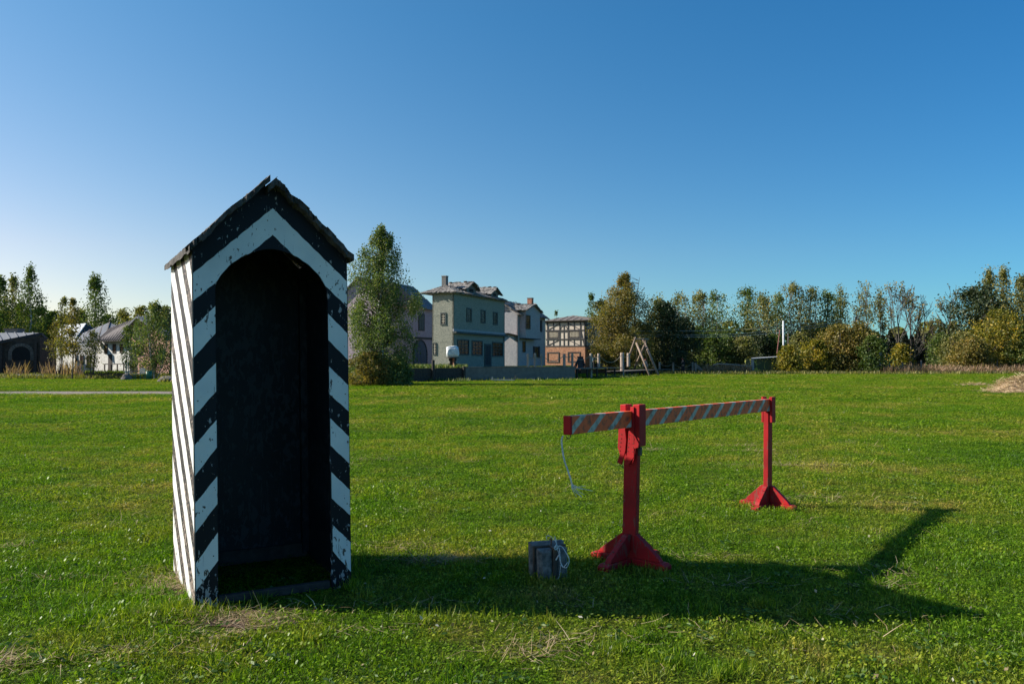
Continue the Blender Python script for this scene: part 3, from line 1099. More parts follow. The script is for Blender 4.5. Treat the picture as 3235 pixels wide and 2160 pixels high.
# terrace ground behind
mb = MB()
tpoly = [tl_ - tn * .26, wl - wnrm * .26, wr - wnrm * .26, np.array([7.4, 96, 0]), np.array([-25, 96, 0]), np.array([-16, 58, 0])]
mb.prism([np.array([p[0], p[1], .0]) for p in tpoly], UP, TZ - .02)
tr0_ = mb.build('terrace', M['ground'], None); tag(tr0_, kind='structure')
mb = MB(); mb.prism([np.array([x, y, 0.0]) for x, y in ((-24, 96.2), (7.6, 96.2), (8.0, 92), (15, 95), (22, 112), (-24, 112))], UP, .58)
tr1_ = mb.build('yard', M['ground'], None); tag(tr1_, kind='structure')
for o_ in (tr0_, tr1_):
    o_.data.materials.append(M['soil'])
    for p_ in o_.data.polygons:
        p_.material_index = 0 if abs(p_.normal.z) > .5 else 1


# ================================================================== HOUSES
class Wall:
    def __init__(s, A, Bp, out=None):
        s.O = np.array([A[0], A[1], 0.0]); e = np.array([Bp[0], Bp[1], 0.0]) - s.O
        s.L = np.linalg.norm(e); s.d = e / s.L
        s.n = np.array([s.d[1], -s.d[0], 0.0])          # outward: to the right of d
        if out is not None and np.dot(out, s.n) < 0:
            s.n = -s.n

    def p(s, u, z, off=0.0):
        return s.O + s.d * u + s.n * off + UP * z

    def uv(s, px, py):
        return hit(px, py, s.O, s.d, UP)

    def rect(s, x0, y0, x1, y1):
        a = s.uv(x0, (y0 + y1) / 2)[0]; b = s.uv(x1, (y0 + y1) / 2)[0]
        xm = (x0 + x1) / 2
        return a, b, s.uv(xm, y1)[1], s.uv(xm, y0)[1]

    def box(s, mb, u0, u1, z0, z1, d0, d1):
        mb.obox(s.p((u0 + u1) / 2, (z0 + z1) / 2, (d0 + d1) / 2), s.d, UP, s.n, u1 - u0, z1 - z0, d1 - d0)

    def window(s, root, r, nx=2, ny=3, frame='trim_dark', bar='trim_dark', fw=.08, bw=.03, name='window', proud=.06):
        u0, u1, z0, z1 = r
        mb = MB()
        s.box(mb, u0, u0 + fw, z0, z1, .002, proud); s.box(mb, u1 - fw, u1, z0, z1, .002, proud)
        s.box(mb, u0 + fw, u1 - fw, z0, z0 + fw, .002, proud - .003); s.box(mb, u0 + fw, u1 - fw, z1 - fw, z1, .002, proud - .003)
        w = mb.build(name, M[frame], root)
        mb = MB(); s.box(mb, u0 + fw, u1 - fw, z0 + fw, z1 - fw, .002, .012)
        mb.build('pane', M['glass'], w)
        if nx * ny > 1:
            mb = MB()
            for i in range(1, nx):
                u = u0 + fw + (u1 - u0 - 2 * fw) * i / nx
                s.box(mb, u - bw / 2, u + bw / 2, z0 + fw, z1 - fw, .013, .035)
            for j in range(1, ny):
                z = z0 + fw + (z1 - z0 - 2 * fw) * j / ny
                s.box(mb, u0 + fw, u1 - fw, z - bw / 2, z + bw / 2, .013, .038)
            mb.build('glazing_bar', M[bar], w)
        return w

    def shutter(s, root, u0, u1, z0, z1, m='trim_dark'):
        mb = MB(); s.box(mb, u0, u1, z0, z1, .002, .05)
        return mb.build('shutter', M[m], root)


m_, nt_, b_ = new_mat('glass')
b_.inputs["Base Color"].default_value = (.012, .013, .015, 1)
b_.inputs["Roughness"].default_value = .15
M['glass'] = m_


def shell(root, pts, z0, z1s, m, name='wall'):
    """walls round a footprint; z1s height per corner; each wall its own part"""
    k = len(pts)
    for i in range(k):
        a, b = np.array(pts[i]), np.array(pts[(i + 1) % k])
        A = np.array([a[0], a[1], z0]); Bq = np.array([b[0], b[1], z0])
        d = Bq - A; d /= np.linalg.norm(d)
        n = np.array([d[1], -d[0], 0])
        ins = .12
        # inward
        cen = np.mean([np.array([p[0], p[1], 0]) for p in pts], axis=0)
        if np.dot(cen - A * np.array([1, 1, 0]), n) < 0: n = -n
        mb = MB()
        mb.prism([A + d * .0, Bq - d * .0, Bq + UP * (z1s[(i + 1) % k] - z0), A + UP * (z1s[i] - z0)], n, ins)
        mb.build(name, m, root)


def shingles(root, P00, P10, P11, P01, nu, nv, jit=.5, m='shingle', th=.03, seed=0, drop=.04, name='shingles'):
    r_ = np.random.default_rng(seed)
    P00, P10, P11, P01 = map(np.array, (P00, P10, P11, P01))
    mb = MB()
    for j in range(nv):
        for i in range(nu):
            if r_.random() < drop: continue
            a = (i + .5 + r_.normal(0, .12) * jit) / nu; b = (j + .5 + r_.normal(0, .15) * jit) / nv
            lo = P00 + (P10 - P00) * a; hi = P01 + (P11 - P01) * a
            c = lo + (hi - lo) * b
            du = (P10 - P00) * (1 - b) + (P11 - P01) * b
            dv = hi - lo
            n = np.cross(du, dv); n /= np.linalg.norm(n)
            if n[2] < 0: n = -n
            sa = np.linalg.norm(du) / nu * 1.02; sb = np.linalg.norm(dv) / nv * 1.6
            a_ = du / np.linalg.norm(du) + n * r_.normal(0, .05) * jit
            b_ = dv / np.linalg.norm(dv) + n * (-.035 + r_.normal(0, .04) * jit) + a_ * r_.normal(0, .08) * jit
            mb.obox(c + n * (.03 + .02 * (nv - j) / nv + .02 * r_.random()), a_, b_, n, sa, sb, th)
    o = mb.build(name, M[m], root)
    o['kind'] = 'stuff'
    return o


def slab(root, pts, m, name='roof', th=.08):
    p = [np.array(q) for q in pts]
    n = np.cross(p[1] - p[0], p[2] - p[0]); n /= np.linalg.norm(n)
    if n[2] < 0: n = -n
    mb = MB(); mb.prism(p, -n, th)
    return mb.build(name, M[m], root)


TOP = lambda px, py, Y: at(px, py, Y)[2]

# ---------- green house
HG = 66.0
cA = at(1432.7, 922, HG); zE = cA[2]
YB = depth_for(1594.4, 949.5, zE); cB = at(1594.4, 949.5, YB)
fd = (cB - cA); fd[2] = 0; fd /= np.linalg.norm(fd)
sd = np.array([-fd[1], fd[0], 0])                     # left and back
green = thing('house', 'tall grey green boarded house with chimney and ragged shingle roof with dormers', 'house', (cA[0], cA[1], TZ))
WD = 2.0
gpts = [cA, cB, cB + sd * WD, cA + sd * WD]
shell(green, [p[:2] for p in gpts], TZ - .03, [zE] * 4, M['green_board'])
wf = Wall(cA, cB, np.array([1, -1, 0]))
wsd = Wall(cA + sd * WD, cA, np.array([-1, -1, 0]))
cr = lambda x: 1230 + x / 4.021
cyy = lambda y: 840 + y / 4.021
def rr(W, x0, y0, x1, y1):
    return W.rect(cr(x0), cyy(y0), cr(x1), cyy(y1))
for r in ((978, 535, 1042, 712), (1160, 560, 1218, 728), (1315, 585, 1372, 750)):
    wf.window(green, rr(wf, *r), 2, 4, 'trim_green', 'trim_green', .12)
for r in ((860, 932, 1008, 1132), (1045, 946, 1180, 1138), (1305, 966, 1440, 1152)):
    wf.window(green, rr(wf, *r), 3, 4, 'trim_green', 'trim_green', .10, .045)
rd_ = rr(wf, 1205, 988, 1292, 1280)
mb = MB(); wf.box(mb, rd_[0], rd_[1], TZ, rd_[3], .002, .06)
dr = mb.build('door', M['trim_green'], green)
for i in range(3):
    mb = MB(); u0 = rd_[0] + .15 + i * (rd_[1] - rd_[0] - .3) / 3
    wf.box(mb, u0 + .03, u0 + (rd_[1] - rd_[0] - .3) / 3 - .03, TZ + .15, rd_[3] - .15, .061, .08)
    mb.build('plank', M['trim_dark'], dr)
za = wf.uv(cr(815), cyy(830))[1]
mb = MB(); wf.box(mb, -.15, wf.L + .02, za - .16, za, .002, .35)
mb.build('cornice', M['trim_green'], green)
mb = MB(); wf.box(mb, -.15, wf.L + .02, za + .003, za + .2, .002, .12)
mb.build('ledge_board', M['grey_board'], green)
r = rr(wsd, 650, 592, 722, 750)
wsd.window(green, r, 2, 4, 'trim_green', 'lattice', .1, .05)
r = rr(wsd, 553, 975, 600, 1130)
wsd.window(green, r, 2, 4, 'trim_green', 'lattice', .07, .05)
for zc in (625, 965):                                 # board joints
    z = wsd.uv(1415, cyy(zc))[1]
    mb = MB(); wsd.box(mb, 0, wsd.L, z - .02, z + .02, .002, .012); mb.build('joint_batten', M['green_board'], green)
# hipped roof
ov = .30
eL = cA - fd * ov - sd * ov + UP * 0; eR = cB + fd * ov - sd * ov; eBR = cB + fd * ov + sd * 2.9; eBL = cA - fd * ov + sd * 2.9
for e in (eL, eR, eBR, eBL): e[2] = zE - .05
rz = TOP(1404, 903, HG + 2.5)
rgL = cA + fd * 1.6 + sd * 1.7; rgR = cB - fd * 1.6 + sd * 1.7
rgL[2] = rgR[2] = rz
slab(green, [eL, eR, rgR, rgL], 'shingle'); slab(green, [eBL, eL, rgL], 'shingle'); slab(green, [eR, eBR, rgR], 'shingle'); slab(green, [eBR, eBL, rgL, rgR], 'shingle')
shingles(green, eL, eR, rgR, rgL, 34, 7, 1.2, seed=1)
shingles(green, eBL, eL, rgL + fd * .05, rgL - sd * .05 + fd * .05, 16, 8, 1.2, seed=2)
for (pxp, pyp, hw, s) in ((1500, 893, 1.15, 2), (1573, 909, 1.0, 3)):       # dormers
    base_c = None
    u = wf.uv(pxp, 940)[0]
    c = wf.O + fd * u + sd * .35
    zt = TOP(pxp, pyp, c[1]); zb = zE + .25
    fr_ = [c - fd * hw * .8 + UP * zb, c + fd * hw * .8 + UP * zb, c + fd * hw * .8 + UP * (zt - .45), c + UP * (zt - .08), c - fd * hw * .8 + UP * (zt - .45)]
    mb = MB(); mb.prism(fr_, sd, 1.6)
    dm = mb.build('dormer', M['old_wood'], green)
    rc = c + UP * zt
    for sg in (-1, 1):
        e0 = c + fd * sg * (hw + .15) - sd * .3 + UP * (zt - .62); e1 = e0 + sd * 2.2
        r0 = rc - sd * .3; r1 = rc + sd * 2.2
        p = [np.array(q) for q in (e0, e1, r1, r0)]
        n = np.cross(p[1] - p[0], p[2] - p[0]); n /= np.linalg.norm(n); n *= np.sign(n[2])
        mb = MB(); mb.prism(p, n, .05); mb.build('dormer_roof', M['shingle'], dm)
        shingles(dm, e0, e1, r1, r0, 8, 3, 1.3, seed=20 + s + sg, name='dormer_shingles')
    mb = MB(); wf2 = Wall(c - fd * hw * .5, c + fd * hw * .5, np.array([1, -1, 0]))
    wf2.box(mb, .2, wf2.L - .2, zb + .1, zt - .55, .003, .03); mb.build('dormer_window', M['dark_inside'], dm)
def chimney(root, px0, px1, pt, pb, Y, m='concrete'):
    a = at(px0, pb, Y); b = at(px1, pb, Y)
    zt = TOP((px0 + px1) / 2, pt, Y); w = (b[0] - a[0]) * .72
    c = (a + b) / 2
    mb = MB(); mb.obox(np.array([c[0], c[1], (zt + a[2] - .7) / 2]), fd, sd, UP, w, w, zt - a[2] + .7)
    ch = mb.build('chimney', M[m], root)
    mb = MB(); mb.obox(np.array([c[0], c[1], zt + .03]), fd, sd, UP, w * 1.12, w * 1.12, .08)
    mb.build('chimney_cap', M['shingle'], ch)
chimney(green, 1395, 1416, 874, 902, HG + 3.0)

# ---------- pink house on the left
cP = at(1366.5, 977, 82.0); eP = cP[2]
_pl = at(1304, 969, depth_for(1304, 969, eP)); pfd = cP - _pl; pfd[2] = 0; pfd /= np.linalg.norm(pfd)
gfd0, gsd0 = fd, sd
fd = pfd; sd = np.array([-pfd[1], pfd[0], 0])
pA = cP - fd * 10.0
pink = thing('house', 'dusty pink house with blue arched door and metal roof half hidden by birch', 'house', (cP[0], cP[1], TZ))
PD = 5.0
ppts = [pA, cP - fd * .02, cP + sd * PD - fd * .02, pA + sd * PD]
shell(pink, [p[:2] for p in ppts], TZ - .05, [eP] * 4, M['pink_board'])
wp = Wall(pA, cP, np.array([1, -1, 0]))
r = rr(wp, 368, 605, 443, 823)
wp.window(pink, r, 1, 1, 'trim_dark', 'trim_dark', .1)
wp.shutter(pink, r[0] + .08, (r[0] + r[1]) / 2 - .02, r[2] + .08, r[3] - .08, 'trim_green')
wp.shutter(pink, (r[0] + r[1]) / 2 + .02, r[1] - .08, r[2] + .08, r[3] - .08, 'trim_green')
zb_ = wp.uv(1350, cyy(918))[1]
mb = MB(); wp.box(mb, 0, wp.L, zb_ - .12, zb_ + .08, .002, .08); mb.build('band', M['trim_dark'], pink)
r = rr(wp, 305, 948, 468, 1262)
def arched(W, root, r, m, name='door', off=.05, rim=None, zbase=None):
    u0, u1, z0, z1 = r
    if zbase is not None: z0 = zbase
    cx_, hw = (u0 + u1) / 2, (u1 - u0) / 2
    rise = min(hw, (z1 - z0) * .5)
    pts = [(u0, z0), (u1, z0)] + [(cx_ + hw * math.cos(a), z1 - rise + rise * math.sin(a)) for a in np.linspace(0, math.pi, 17)]
    mb = MB(); mb.prism([W.p(u, z, .003) for u, z in pts], W.n, off)
    o = mb.build(name, M[m], root)
    if rim:
        mat_, w, nst = rim
        for k in range(nst):
            a0, a1 = math.pi * k / nst + .02, math.pi * (k + 1) / nst - .02
            q = []
            for a, rr_ in ((a0, 1), (a1, 1), (a1, 0), (a0, 0)):
                e = w * rr_
                q.append(W.p(cx_ + (hw + e) * math.cos(a), z1 - rise + (rise + e) * math.sin(a), .002))
            mb = MB(); mb.prism(q, W.n, off + .05); mb.build('arch_stone', M[mat_], root)
        nj = 5
        for sgn, uu in ((-1, u0), (1, u1)):
            for k in range(nj):
                za_, zb2 = z0 + (z1 - rise - z0) * k / nj + .015, z0 + (z1 - rise - z0) * (k + 1) / nj - .015
                mb = MB(); W.box(mb, min(uu, uu + sgn * w), max(uu, uu + sgn * w), za_, zb2, .002, off + .05)
                mb.build('arch_stone', M[mat_], root)
    return o
dd = arched(wp, pink, r, 'blue_door', 'door', .05, ('trim_dark', .12, 9), TZ)
for k in range(4):
    mb = MB(); u0, u1 = r[0] + .15, r[1] - .15
    a = u0 + (u1 - u0) * k / 4 + .02; b = u0 + (u1 - u0) * (k + 1) / 4 - .02
    wp.box(mb, a, b, TZ + .1, r[2] + (r[3] - r[2]) * (.62 if k in (1, 2) else .5), .054, .075); mb.build('plank', M['blue_door'], dd)
prz = eP + 2.4
e0 = pA - fd * .3 - sd * .4; e1 = cP - sd * .4 + fd * .3; r1 = cP + sd * PD * .5 + fd * .5; r0 = pA - fd * .3 + sd * PD * .5
for q in (e0, e1): q[2] = eP - .1
for q in (r0, r1): q[2] = prz
slab(pink, [e0, e1, r1, r0], 'roof_slate')
q0 = pA - fd * .3 + sd * (PD + .4); q1 = cP - fd * .05 + sd * (PD + .4)
for q in (q0, q1): q[2] = eP - .1
slab(pink, [q0, q1, r1, r0], 'roof_slate')
shingles(pink, e0 + (e1 - e0) * .0, e0 + (e1 - e0) * .70, r0 + (r1 - r0) * .70, r0, 30, 9, .7, 'red_tile', seed=5, name='roof_tiles')
shingles(pink, e0 + (e1 - e0) * .70, e1, r1, r0 + (r1 - r0) * .70, 14, 9, .6, 'roof_slate', seed=6, name='roof_shingles')
for end, hh in ((pA, -1), (cP - fd * .14, 1)):
    mb = MB(); mb.prism([end + UP * (eP + .0 - end[2]), end + sd * PD + UP * (eP - end[2]), end + sd * PD * .5 + UP * (prz - .12 - end[2])], fd, .1)
    mb.build('gable', M['pink_board'], pink)

fd, sd = gfd0, gsd0
# ---------- grey house
HY = 84.0
gA = at(1635.5, 993, HY); gz = gA[2]
gYB = depth_for(1722.5, 1005.4, gz); gB = at(1722.5, 1005.4, gYB)
gfd = gB - gA; gfd[2] = 0; gfd /= np.linalg.norm(gfd); gsd = np.array([-gfd[1], gfd[0], 0])
grey = thing('house', 'pale grey house with projecting upper bay and worn shingle roof with brick chimney', 'house', (gA[0], gA[1], TZ))
gD = 4.0
shell(grey, [p[:2] for p in (gA, gB, gB + gsd * gD, gA + gsd * gD)], TZ - .05, [gz] * 4, M['grey_board'])
wg = Wall(gA, gB, np.array([1, -1, 0])); wgs = Wall(gA + gsd * gD, gA, np.array([-1, -1, 0]))
# bay
ub0 = wg.uv(1641, 1040)[0]; ub1 = wg.uv(1686, 1040)[0]
zb0 = wg.uv(1660, 1069)[1]; zb1 = wg.uv(1660, 985)[1] + .25
mb = MB(); wg.box(mb, ub0, ub1, zb0, zb1, .01, .75)
bay = mb.build('bay', M['grey_board'], grey)
mb = MB(); wg.box(mb, ub0 - .08, ub1 + .08, zb0 - .08, zb0 - .002, .01, .83); mb.build('bay_sill', M['trim_dark'], bay)
wbay = Wall(wg.p(ub0, 0, .75), wg.p(ub1, 0, .75), np.array([1, -1, 0]))
wbay.window(grey, rr(wbay, 1730, 622, 1788, 803), 2, 5, 'trim_green', 'trim_green', .1)
r = rr(wg, 1872, 690, 1922, 830); wg.window(grey, r, 2, 4)
wg.shutter(grey, r[0] - .42, r[0] - .01, r[2] - .05, r[3] + .05, 'trim_dark'); wg.shutter(grey, r[1] + .01, r[1] + .42, r[2] - .05, r[3] + .05, 'trim_dark')
wg.window(grey, rr(wg, 1690, 955, 1726, 1095), 1, 3)
r = rr(wg, 1842, 1025, 1893, 1160); wg.window(grey, r, 2, 4)
wg.shutter(grey, r[0] - .42, r[0] - .01, r[2] - .05, r[3] + .05, 'trim_dark'); wg.shutter(grey, r[1] + .01, r[1] + .42, r[2] - .05, r[3] + .05, 'trim_dark')
grz = TOP(1620, 952, HY + 2)
a0 = gA - gfd * .4 - gsd * .35; a1 = gB + gfd * .4 - gsd * .35; a2 = gB + gfd * .4 + gsd * gD * .5; a3 = gA - gfd * .4 + gsd * gD * .5
for q in (a0, a1): q[2] = gz - .05
for q in (a2, a3): q[2] = grz
slab(grey, [a0, a1, a2, a3], 'shingle')
k0 = gA - gfd * .4 + gsd * (gD + .35); k1 = gB + gfd * .4 + gsd * (gD + .35)
for q in (k0, k1): q[2] = gz - .05
slab(grey, [k0, k1, a2, a3], 'shingle')
shingles(grey, a0, a1, a2, a3, 26, 7, 1.3, seed=8)
for e in (gA, gB - gfd * .1):
    mb = MB(); mb.prism([e + UP * 0, e + gsd * gD, e + gsd * gD * .5 + UP * (grz - gz - .12)], gfd, .1); mb.build('gable', M['grey_board'], grey)
# bay roof (little gable with ridge square to the front)
bc = wg.p((ub0 + ub1) / 2, 0, .75)
bzt = TOP(1672, 962, bc[1])
mb = MB(); mb.prism([wbay.p(0, zb1, -.01), wbay.p(wbay.L, zb1, -.01), wbay.p(wbay.L / 2, bzt - .1, -.01)], gsd, .1); mb.build('bay_gable', M['grey_board'], bay)
for sg in (0, 1):
    u_e = -.35 if sg == 0 else wbay.L + .35
    e0_ = wbay.p(u_e, zb1 - .2, .3); e1_ = wbay.p(u_e, zb1 - .2, -2.2); r0_ = wbay.p(wbay.L / 2, bzt, .3); r1_ = wbay.p(wbay.L / 2, bzt, -2.2)
    slab(bay, [e0_, e1_, r1_, r0_], 'shingle', 'bay_roof', .06)
    shingles(bay, e0_, e1_, r1_, r0_, 10, 5, 1.3, seed=31 + sg, name='bay_shingles')
fd_, sd_ = fd, sd
chimney(grey, 1665, 1686, 942, 966, HY + 3.5, 'brick_red') if False else chimney(grey, 1665, 1686, 943, 966, HY + 3.5, 'red_tile')
# covered link between the two houses
lk = thing('archway', 'small covered archway linking the green and the grey house', 'archway', (wgs.p(wgs.L, TZ)))
l0 = cB - fd * .1; 
p0 = at(1594, 1053, cB[1] - .2); p1 = at(1626, 1060, HY + .2)
mb = MB(); mb.beam(p0, p1, .8, .08); mb.build('roof', M['red_tile'], lk)
mb = MB(); mb.prism([p0 - UP * .05, p1 - UP * .05, p1 - UP * .55, (p0 + p1) / 2 - UP * .3, p0 - UP * .8], np.array([0, -1, 0]), .1); mb.build('arch', M['grey_board'], lk)

# ---------- half-timbered house
tc_ = lambda x: 1700 + x / 3.915
ty_ = lambda y: 840 + y / 3.915
TY = 100.0
tC = at(1847.6, 1010, TY); tz = tC[2]
tL = at(1723, 1013.7, depth_for(1723, 1013.7, tz))
td = tC - tL; td[2] = 0; TL = np.linalg.norm(td); td /= TL
tn_ = np.array([td[1], -td[0], 0])
tlb = -tn_
tR = tC + tlb * 8.5
tud = thing('house', 'half timbered house with cream panels over a brick ground floor', 'house', (tC[0], tC[1], .6))
shell(tud, [p[:2] for p in (tL, tC, tR, tL + tlb * 8.5)], .56, [tz] * 4, M['cream'])
wt_ = Wall(tL, tC, np.array([-1, -1, 0])); wtr = Wall(tC, tR, np.array([1, -1, 0]))
zbr = wt_.uv(1790, ty_(993))[1]
for W, nm in ((wt_, 'brick_base'), (wtr, 'brick_base')):
    mb = MB(); W.box(mb, -.01, W.L + (.05 if W is wt_ else -.01), .56, zbr - .08, .002, .05)
    o = mb.build(nm, M['brick'], tud)
    ul = o.data.uv_layers.new(name="UVMap")
    for poly in o.data.polygons:
        for li in poly.loop_indices:
            v = np.array(o.data.vertices[o.data.loops[li].vertex_index].co) + origin_of(o)
            ul.data[li].uv = (np.dot(v - W.O, W.d), v[2])
def tr(W, *r): return W.rect(tc_(r[0]), ty_(r[1]), tc_(r[2]), ty_(r[3]))
def timber(W, x0, y0, x1, y1, w=.11, proud=.07):
    a = W.uv(tc_(x0), ty_(y0)); b = W.uv(tc_(x1), ty_(y1))
    mb = MB()
    pr = proud + random.uniform(-.012, .012)
    mb.beam(W.p(a[0], a[1], pr / 2 + .003), W.p(b[0], b[1], pr / 2 + .003), pr, w, up=UP if abs(a[0] - b[0]) > .05 else W.d)
    mb.build('timber', M['trim_dark'], tud)
for a in ((90, 700, 575, 690), (90, 800, 575, 792), (95, 908, 575, 903), (90, 992, 578, 990)):
    timber(wt_, *a, w=.13, proud=.09)
for x in (118, 268, 372, 525, 575):
    timber(wt_, x, 690, x, 990, .12)
for x in (190, 447):
    timber(wt_, x, 690, x, 795, .09, .06); timber(wt_, x, 908, x, 990, .09, .06)
timber(wt_, 320, 745, 320, 990, .09, .06); timber(wt_, 275, 818, 365, 815, .08, .05)
for a in ((125, 793, 265, 712), (375, 712, 522, 788), (115, 985, 262, 915), (378, 915, 522, 985), (528, 800, 572, 985)):
    timber(wt_, *a, w=.09, proud=.05)
for sg in (-1, 1):
    pr_ = [(320 + sg * 45, 800), (320 + sg * 40, 770), (320 + sg * 22, 748), (320, 738)]
    for a, b in zip(pr_[:-1], pr_[1:]): timber(wt_, *a, *b, w=.07, proud=.04)
for r in ((125, 803, 260, 898), (378, 798, 520, 893)):
    wt_.window(tud, tr(wt_, *r), 7, 5, 'trim_dark', 'lattice', .12, .045)
for r in ((115, 1065, 265, 1195), (370, 1062, 525, 1190)):
    q = tr(wt_, *r); w = wt_.window(tud, q, 7, 6, 'trim_dark', 'lattice', .13, .05, proud=.12)
# shaded right-hand wall
for x in (590, 690, 790, 880): timber(wtr, x, 690, x, 985, .13)
for a in ((582, 730, 900, 735), (582, 890, 900, 900), (580, 992, 900, 1000), (582, 780, 900, 790)): timber(wtr, *a, w=.12)
for sg in ((640, 905, 690, 985), (740, 905, 690, 985), (605, 740, 650, 700)): timber(wtr, *sg, w=.09, proud=.05)
wtr.window(tud, tr(wtr, 615, 795, 675, 895), 4, 5, 'trim_dark', 'lattice', .1, .05)
q = tr(wtr, 635, 1045, 740, 1262)
mb = MB(); wtr.box(mb, q[0], q[1], .62, q[3], .052, .09); mb.build('door', M['dark_wood'], tud)
a = at(tc_(592), ty_(1030), tC[1] + .6); b = at(tc_(700), ty_(985), tC[1] + 2)
c_ = at(tc_(800), ty_(1035), tC[1] + 3.8)
for a_, b_ in ((a, b), (b, c_)):
    mb = MB(); mb.beam(a_, b_, 1.6, .07); mb.build('porch_roof', M['roof_brown'], tud)
o_ = .5
e = [tL - td * o_ + tn_ * o_, tC + td * o_ + tn_ * o_, tR + td * o_ + tlb * o_, tL - td * o_ + tlb * (8.5 + o_)]
for q in e: q[2] = tz - .02
h0 = tL + td * TL * .5 + tlb * 2.2; h1 = tL + td * TL * .5 + tlb * 6.3
rzz = TOP(1789, 997, h0[1]); h0[2] = h1[2] = rzz
faces_ = ([e[0], e[1], h0], [e[1], e[2], h1, h0], [e[2], e[3], h1], [e[3], e[0], h0, h1])
for fc in faces_: slab(tud, fc, 'roof_brown')
for k in range(1, 7):
    a = e[0] + (e[1] - e[0]) * k / 7; b = a + (h0 - (e[0] + e[1]) / 2) * min(1, (1 - abs(k / 3.5 - 1)) * 1.0)
    mb = MB(); mb.beam(a + UP * .03, b + UP * .03, .06, .05); mb.build('roof_batten', M['old_wood'], tud)
for k in range(1, 8):
    a = e[1] + (e[2] - e[1]) * k / 8
    t_ = np.clip((k / 8 - .25) / .5, 0, 1); b = h0 + (h1 - h0) * t_
    mb = MB(); mb.beam(a + UP * .03, b + UP * .03, .07, .05); mb.build('roof_batten', M['old_wood'], tud)

# ---------- tavern at far left
vx = lambda x: x / 6.271
vy = lambda y: 1000 + y / 6.271
TV = 78.0
tvA = at(-260, 1170, 74.0); tvB = at(115, 1170, TV); tvC = at(168, 1170, 81.5)
tav = thing('house', 'low dark tavern with stone arched openings under a sheet metal roof', 'house', (tvB[0], tvB[1], 0))
w1 = Wall(tvA, tvB, np.array([0, -1, 0])); w2 = Wall(tvB, tvC, np.array([0, -1, 0]))
z1 = TOP(115, 1062, TV)
zA = TOP(-260, 1122, 74.0)
mb = MB(); mb.prism([w1.p(0, 0), w1.p(w1.L, 0), w1.p(w1.L, z1), w1.p(0, z1 - 1.4)], -w1.n, .3); mb.build('wall', M['tavern'], tav)
mb = MB(); mb.prism([w2.p(0, 0), w2.p(w2.L, 0), w2.p(w2.L, TOP(168, 1080, 81.5)), w2.p(0, z1)], -w2.n, .3); mb.build('wall', M['tavern'], tav)
for (W, x0, x1, yt) in ((w1, 240, 600, 592), (w1, -300, -35, 592), (w2, 790, 975, 672)):
    r = W.rect(vx(x0), vy(yt), vx(x1), vy(860))
    arched(W, tav, r, 'dark_inside', 'opening', .02, ('arch_stone', .32 if W is w1 else .25, 13))
for W, px in ((w1, 3), (w1, 112)):
    u = W.uv(px, 1120)[0]
    mb = MB(); W.box(mb, u - .12, u + .12, 0, z1 - .6, .02, .26); mb.build('pillar', M['dark_wood'], tav)
mb = MB(); u = w1.uv(112, 1120)[0]; w1.box(mb, .5, u - .2, .9, 1.08, .06, .2); mb.build('rail', M['dark_wood'], tav)
R1 = at(131, 1051, 79); R0 = at(-300, 1051, 84); E0 = at(-300, 1138, 71.0); 
Rr = at(170, 1088, 83)
slab(tav, [E0, R1, R0], 'roof_slate', th=.15)
Rb = at(125, 1060, 90)
slab(tav, [R1, Rr, Rb], 'roof_slate', th=.15)
slab(tav, [R0, R1, Rb, at(-300, 1060, 92)], 'roof_slate', th=.15)
for k in range(1, 16):
    a = E0 + (R1 - E0) * k / 16; b = R0 + (R1 - R0) * (k / 16) 
    mb = MB(); mb.beam(a + UP * .06, b + UP * .06, .07, .07); mb.build('roof_rib', M['roof_slate'], tav)
for a_, b_ in ((E0, R1), (R1, Rr)):
    mb = MB(); mb.beam(a_ - UP * .1, b_ - UP * .1, .08, .28); mb.build('barge_board', M['trim_dark'], tav)
a = at(24, 1052, 83); b = at(64.6, 1052, 83)
mb = MB(); mb.box(a[0], b[0], 82.5, 83.7, a[2] - .6, TOP(40, 1041, 83)); ch = mb.build('chimney', M['render_wall'], tav)
mb = MB(); mb.box(a[0] - .08, b[0] + .08, 82.4, 83.8, TOP(40, 1041, 83), TOP(40, 1038, 83)); mb.build('chimney_cap', M['old_wood'], ch)

# ---------- white cottages behind the young trees
qx = lambda x: 240 + x / 6.03
qy = lambda y: 980 + y / 6.03
CY = 84.0
cot = thing('house', 'whitewashed cottage with brown ribbed roof behind the young trees', 'house', at(313, 1166, CY) * np.array([1, 1, 0]))
k1_ = at(308, 1166, CY + .8); k2_ = at(410, 1166, CY - 2.5)
wc = Wall(k1_, k2_, np.array([0, -1, 0]))
zc = TOP(313, 1079, CY)
mb = MB(); mb.prism([wc.p(0, 0), wc.p(wc.L, 0), wc.p(wc.L, zc), wc.p(0, zc)], -wc.n, .3); mb.build('wall', M['whitewash'], cot)
for r in ((545, 640, 605, 828), (702, 640, 765, 818), (840, 640, 908, 815)):
    wc.window(cot, wc.rect(qx(r[0]), qy(r[1]), qx(r[2]), qy(r[3])), 2, 3, 'dark_wood', 'dark_wood', .1)
r = wc.rect(qx(620), qy(835), qx(690), qy(1120)); mb = MB(); wc.box(mb, r[0], r[1], 0.3, r[3], .002, .05); mb.build('door', M['dark_wood'], cot)
mb = MB(); u0 = wc.uv(350, 1150)[0]; wc.box(mb, u0, wc.L, 1.15, 1.23, .6, .7); mb.build('rail', M['dark_wood'], cot)
for u in np.linspace(u0, wc.L, 4):
    mb = MB(); wc.box(mb, u - .04, u + .04, 0, 1.149, .6, .7); mb.build('rail_post', M['dark_wood'], cot)
wlft = Wall(at(238, 1166, CY + 2), k1_ , np.array([0, -1, 0]))
zl = TOP(300, 1096, CY)
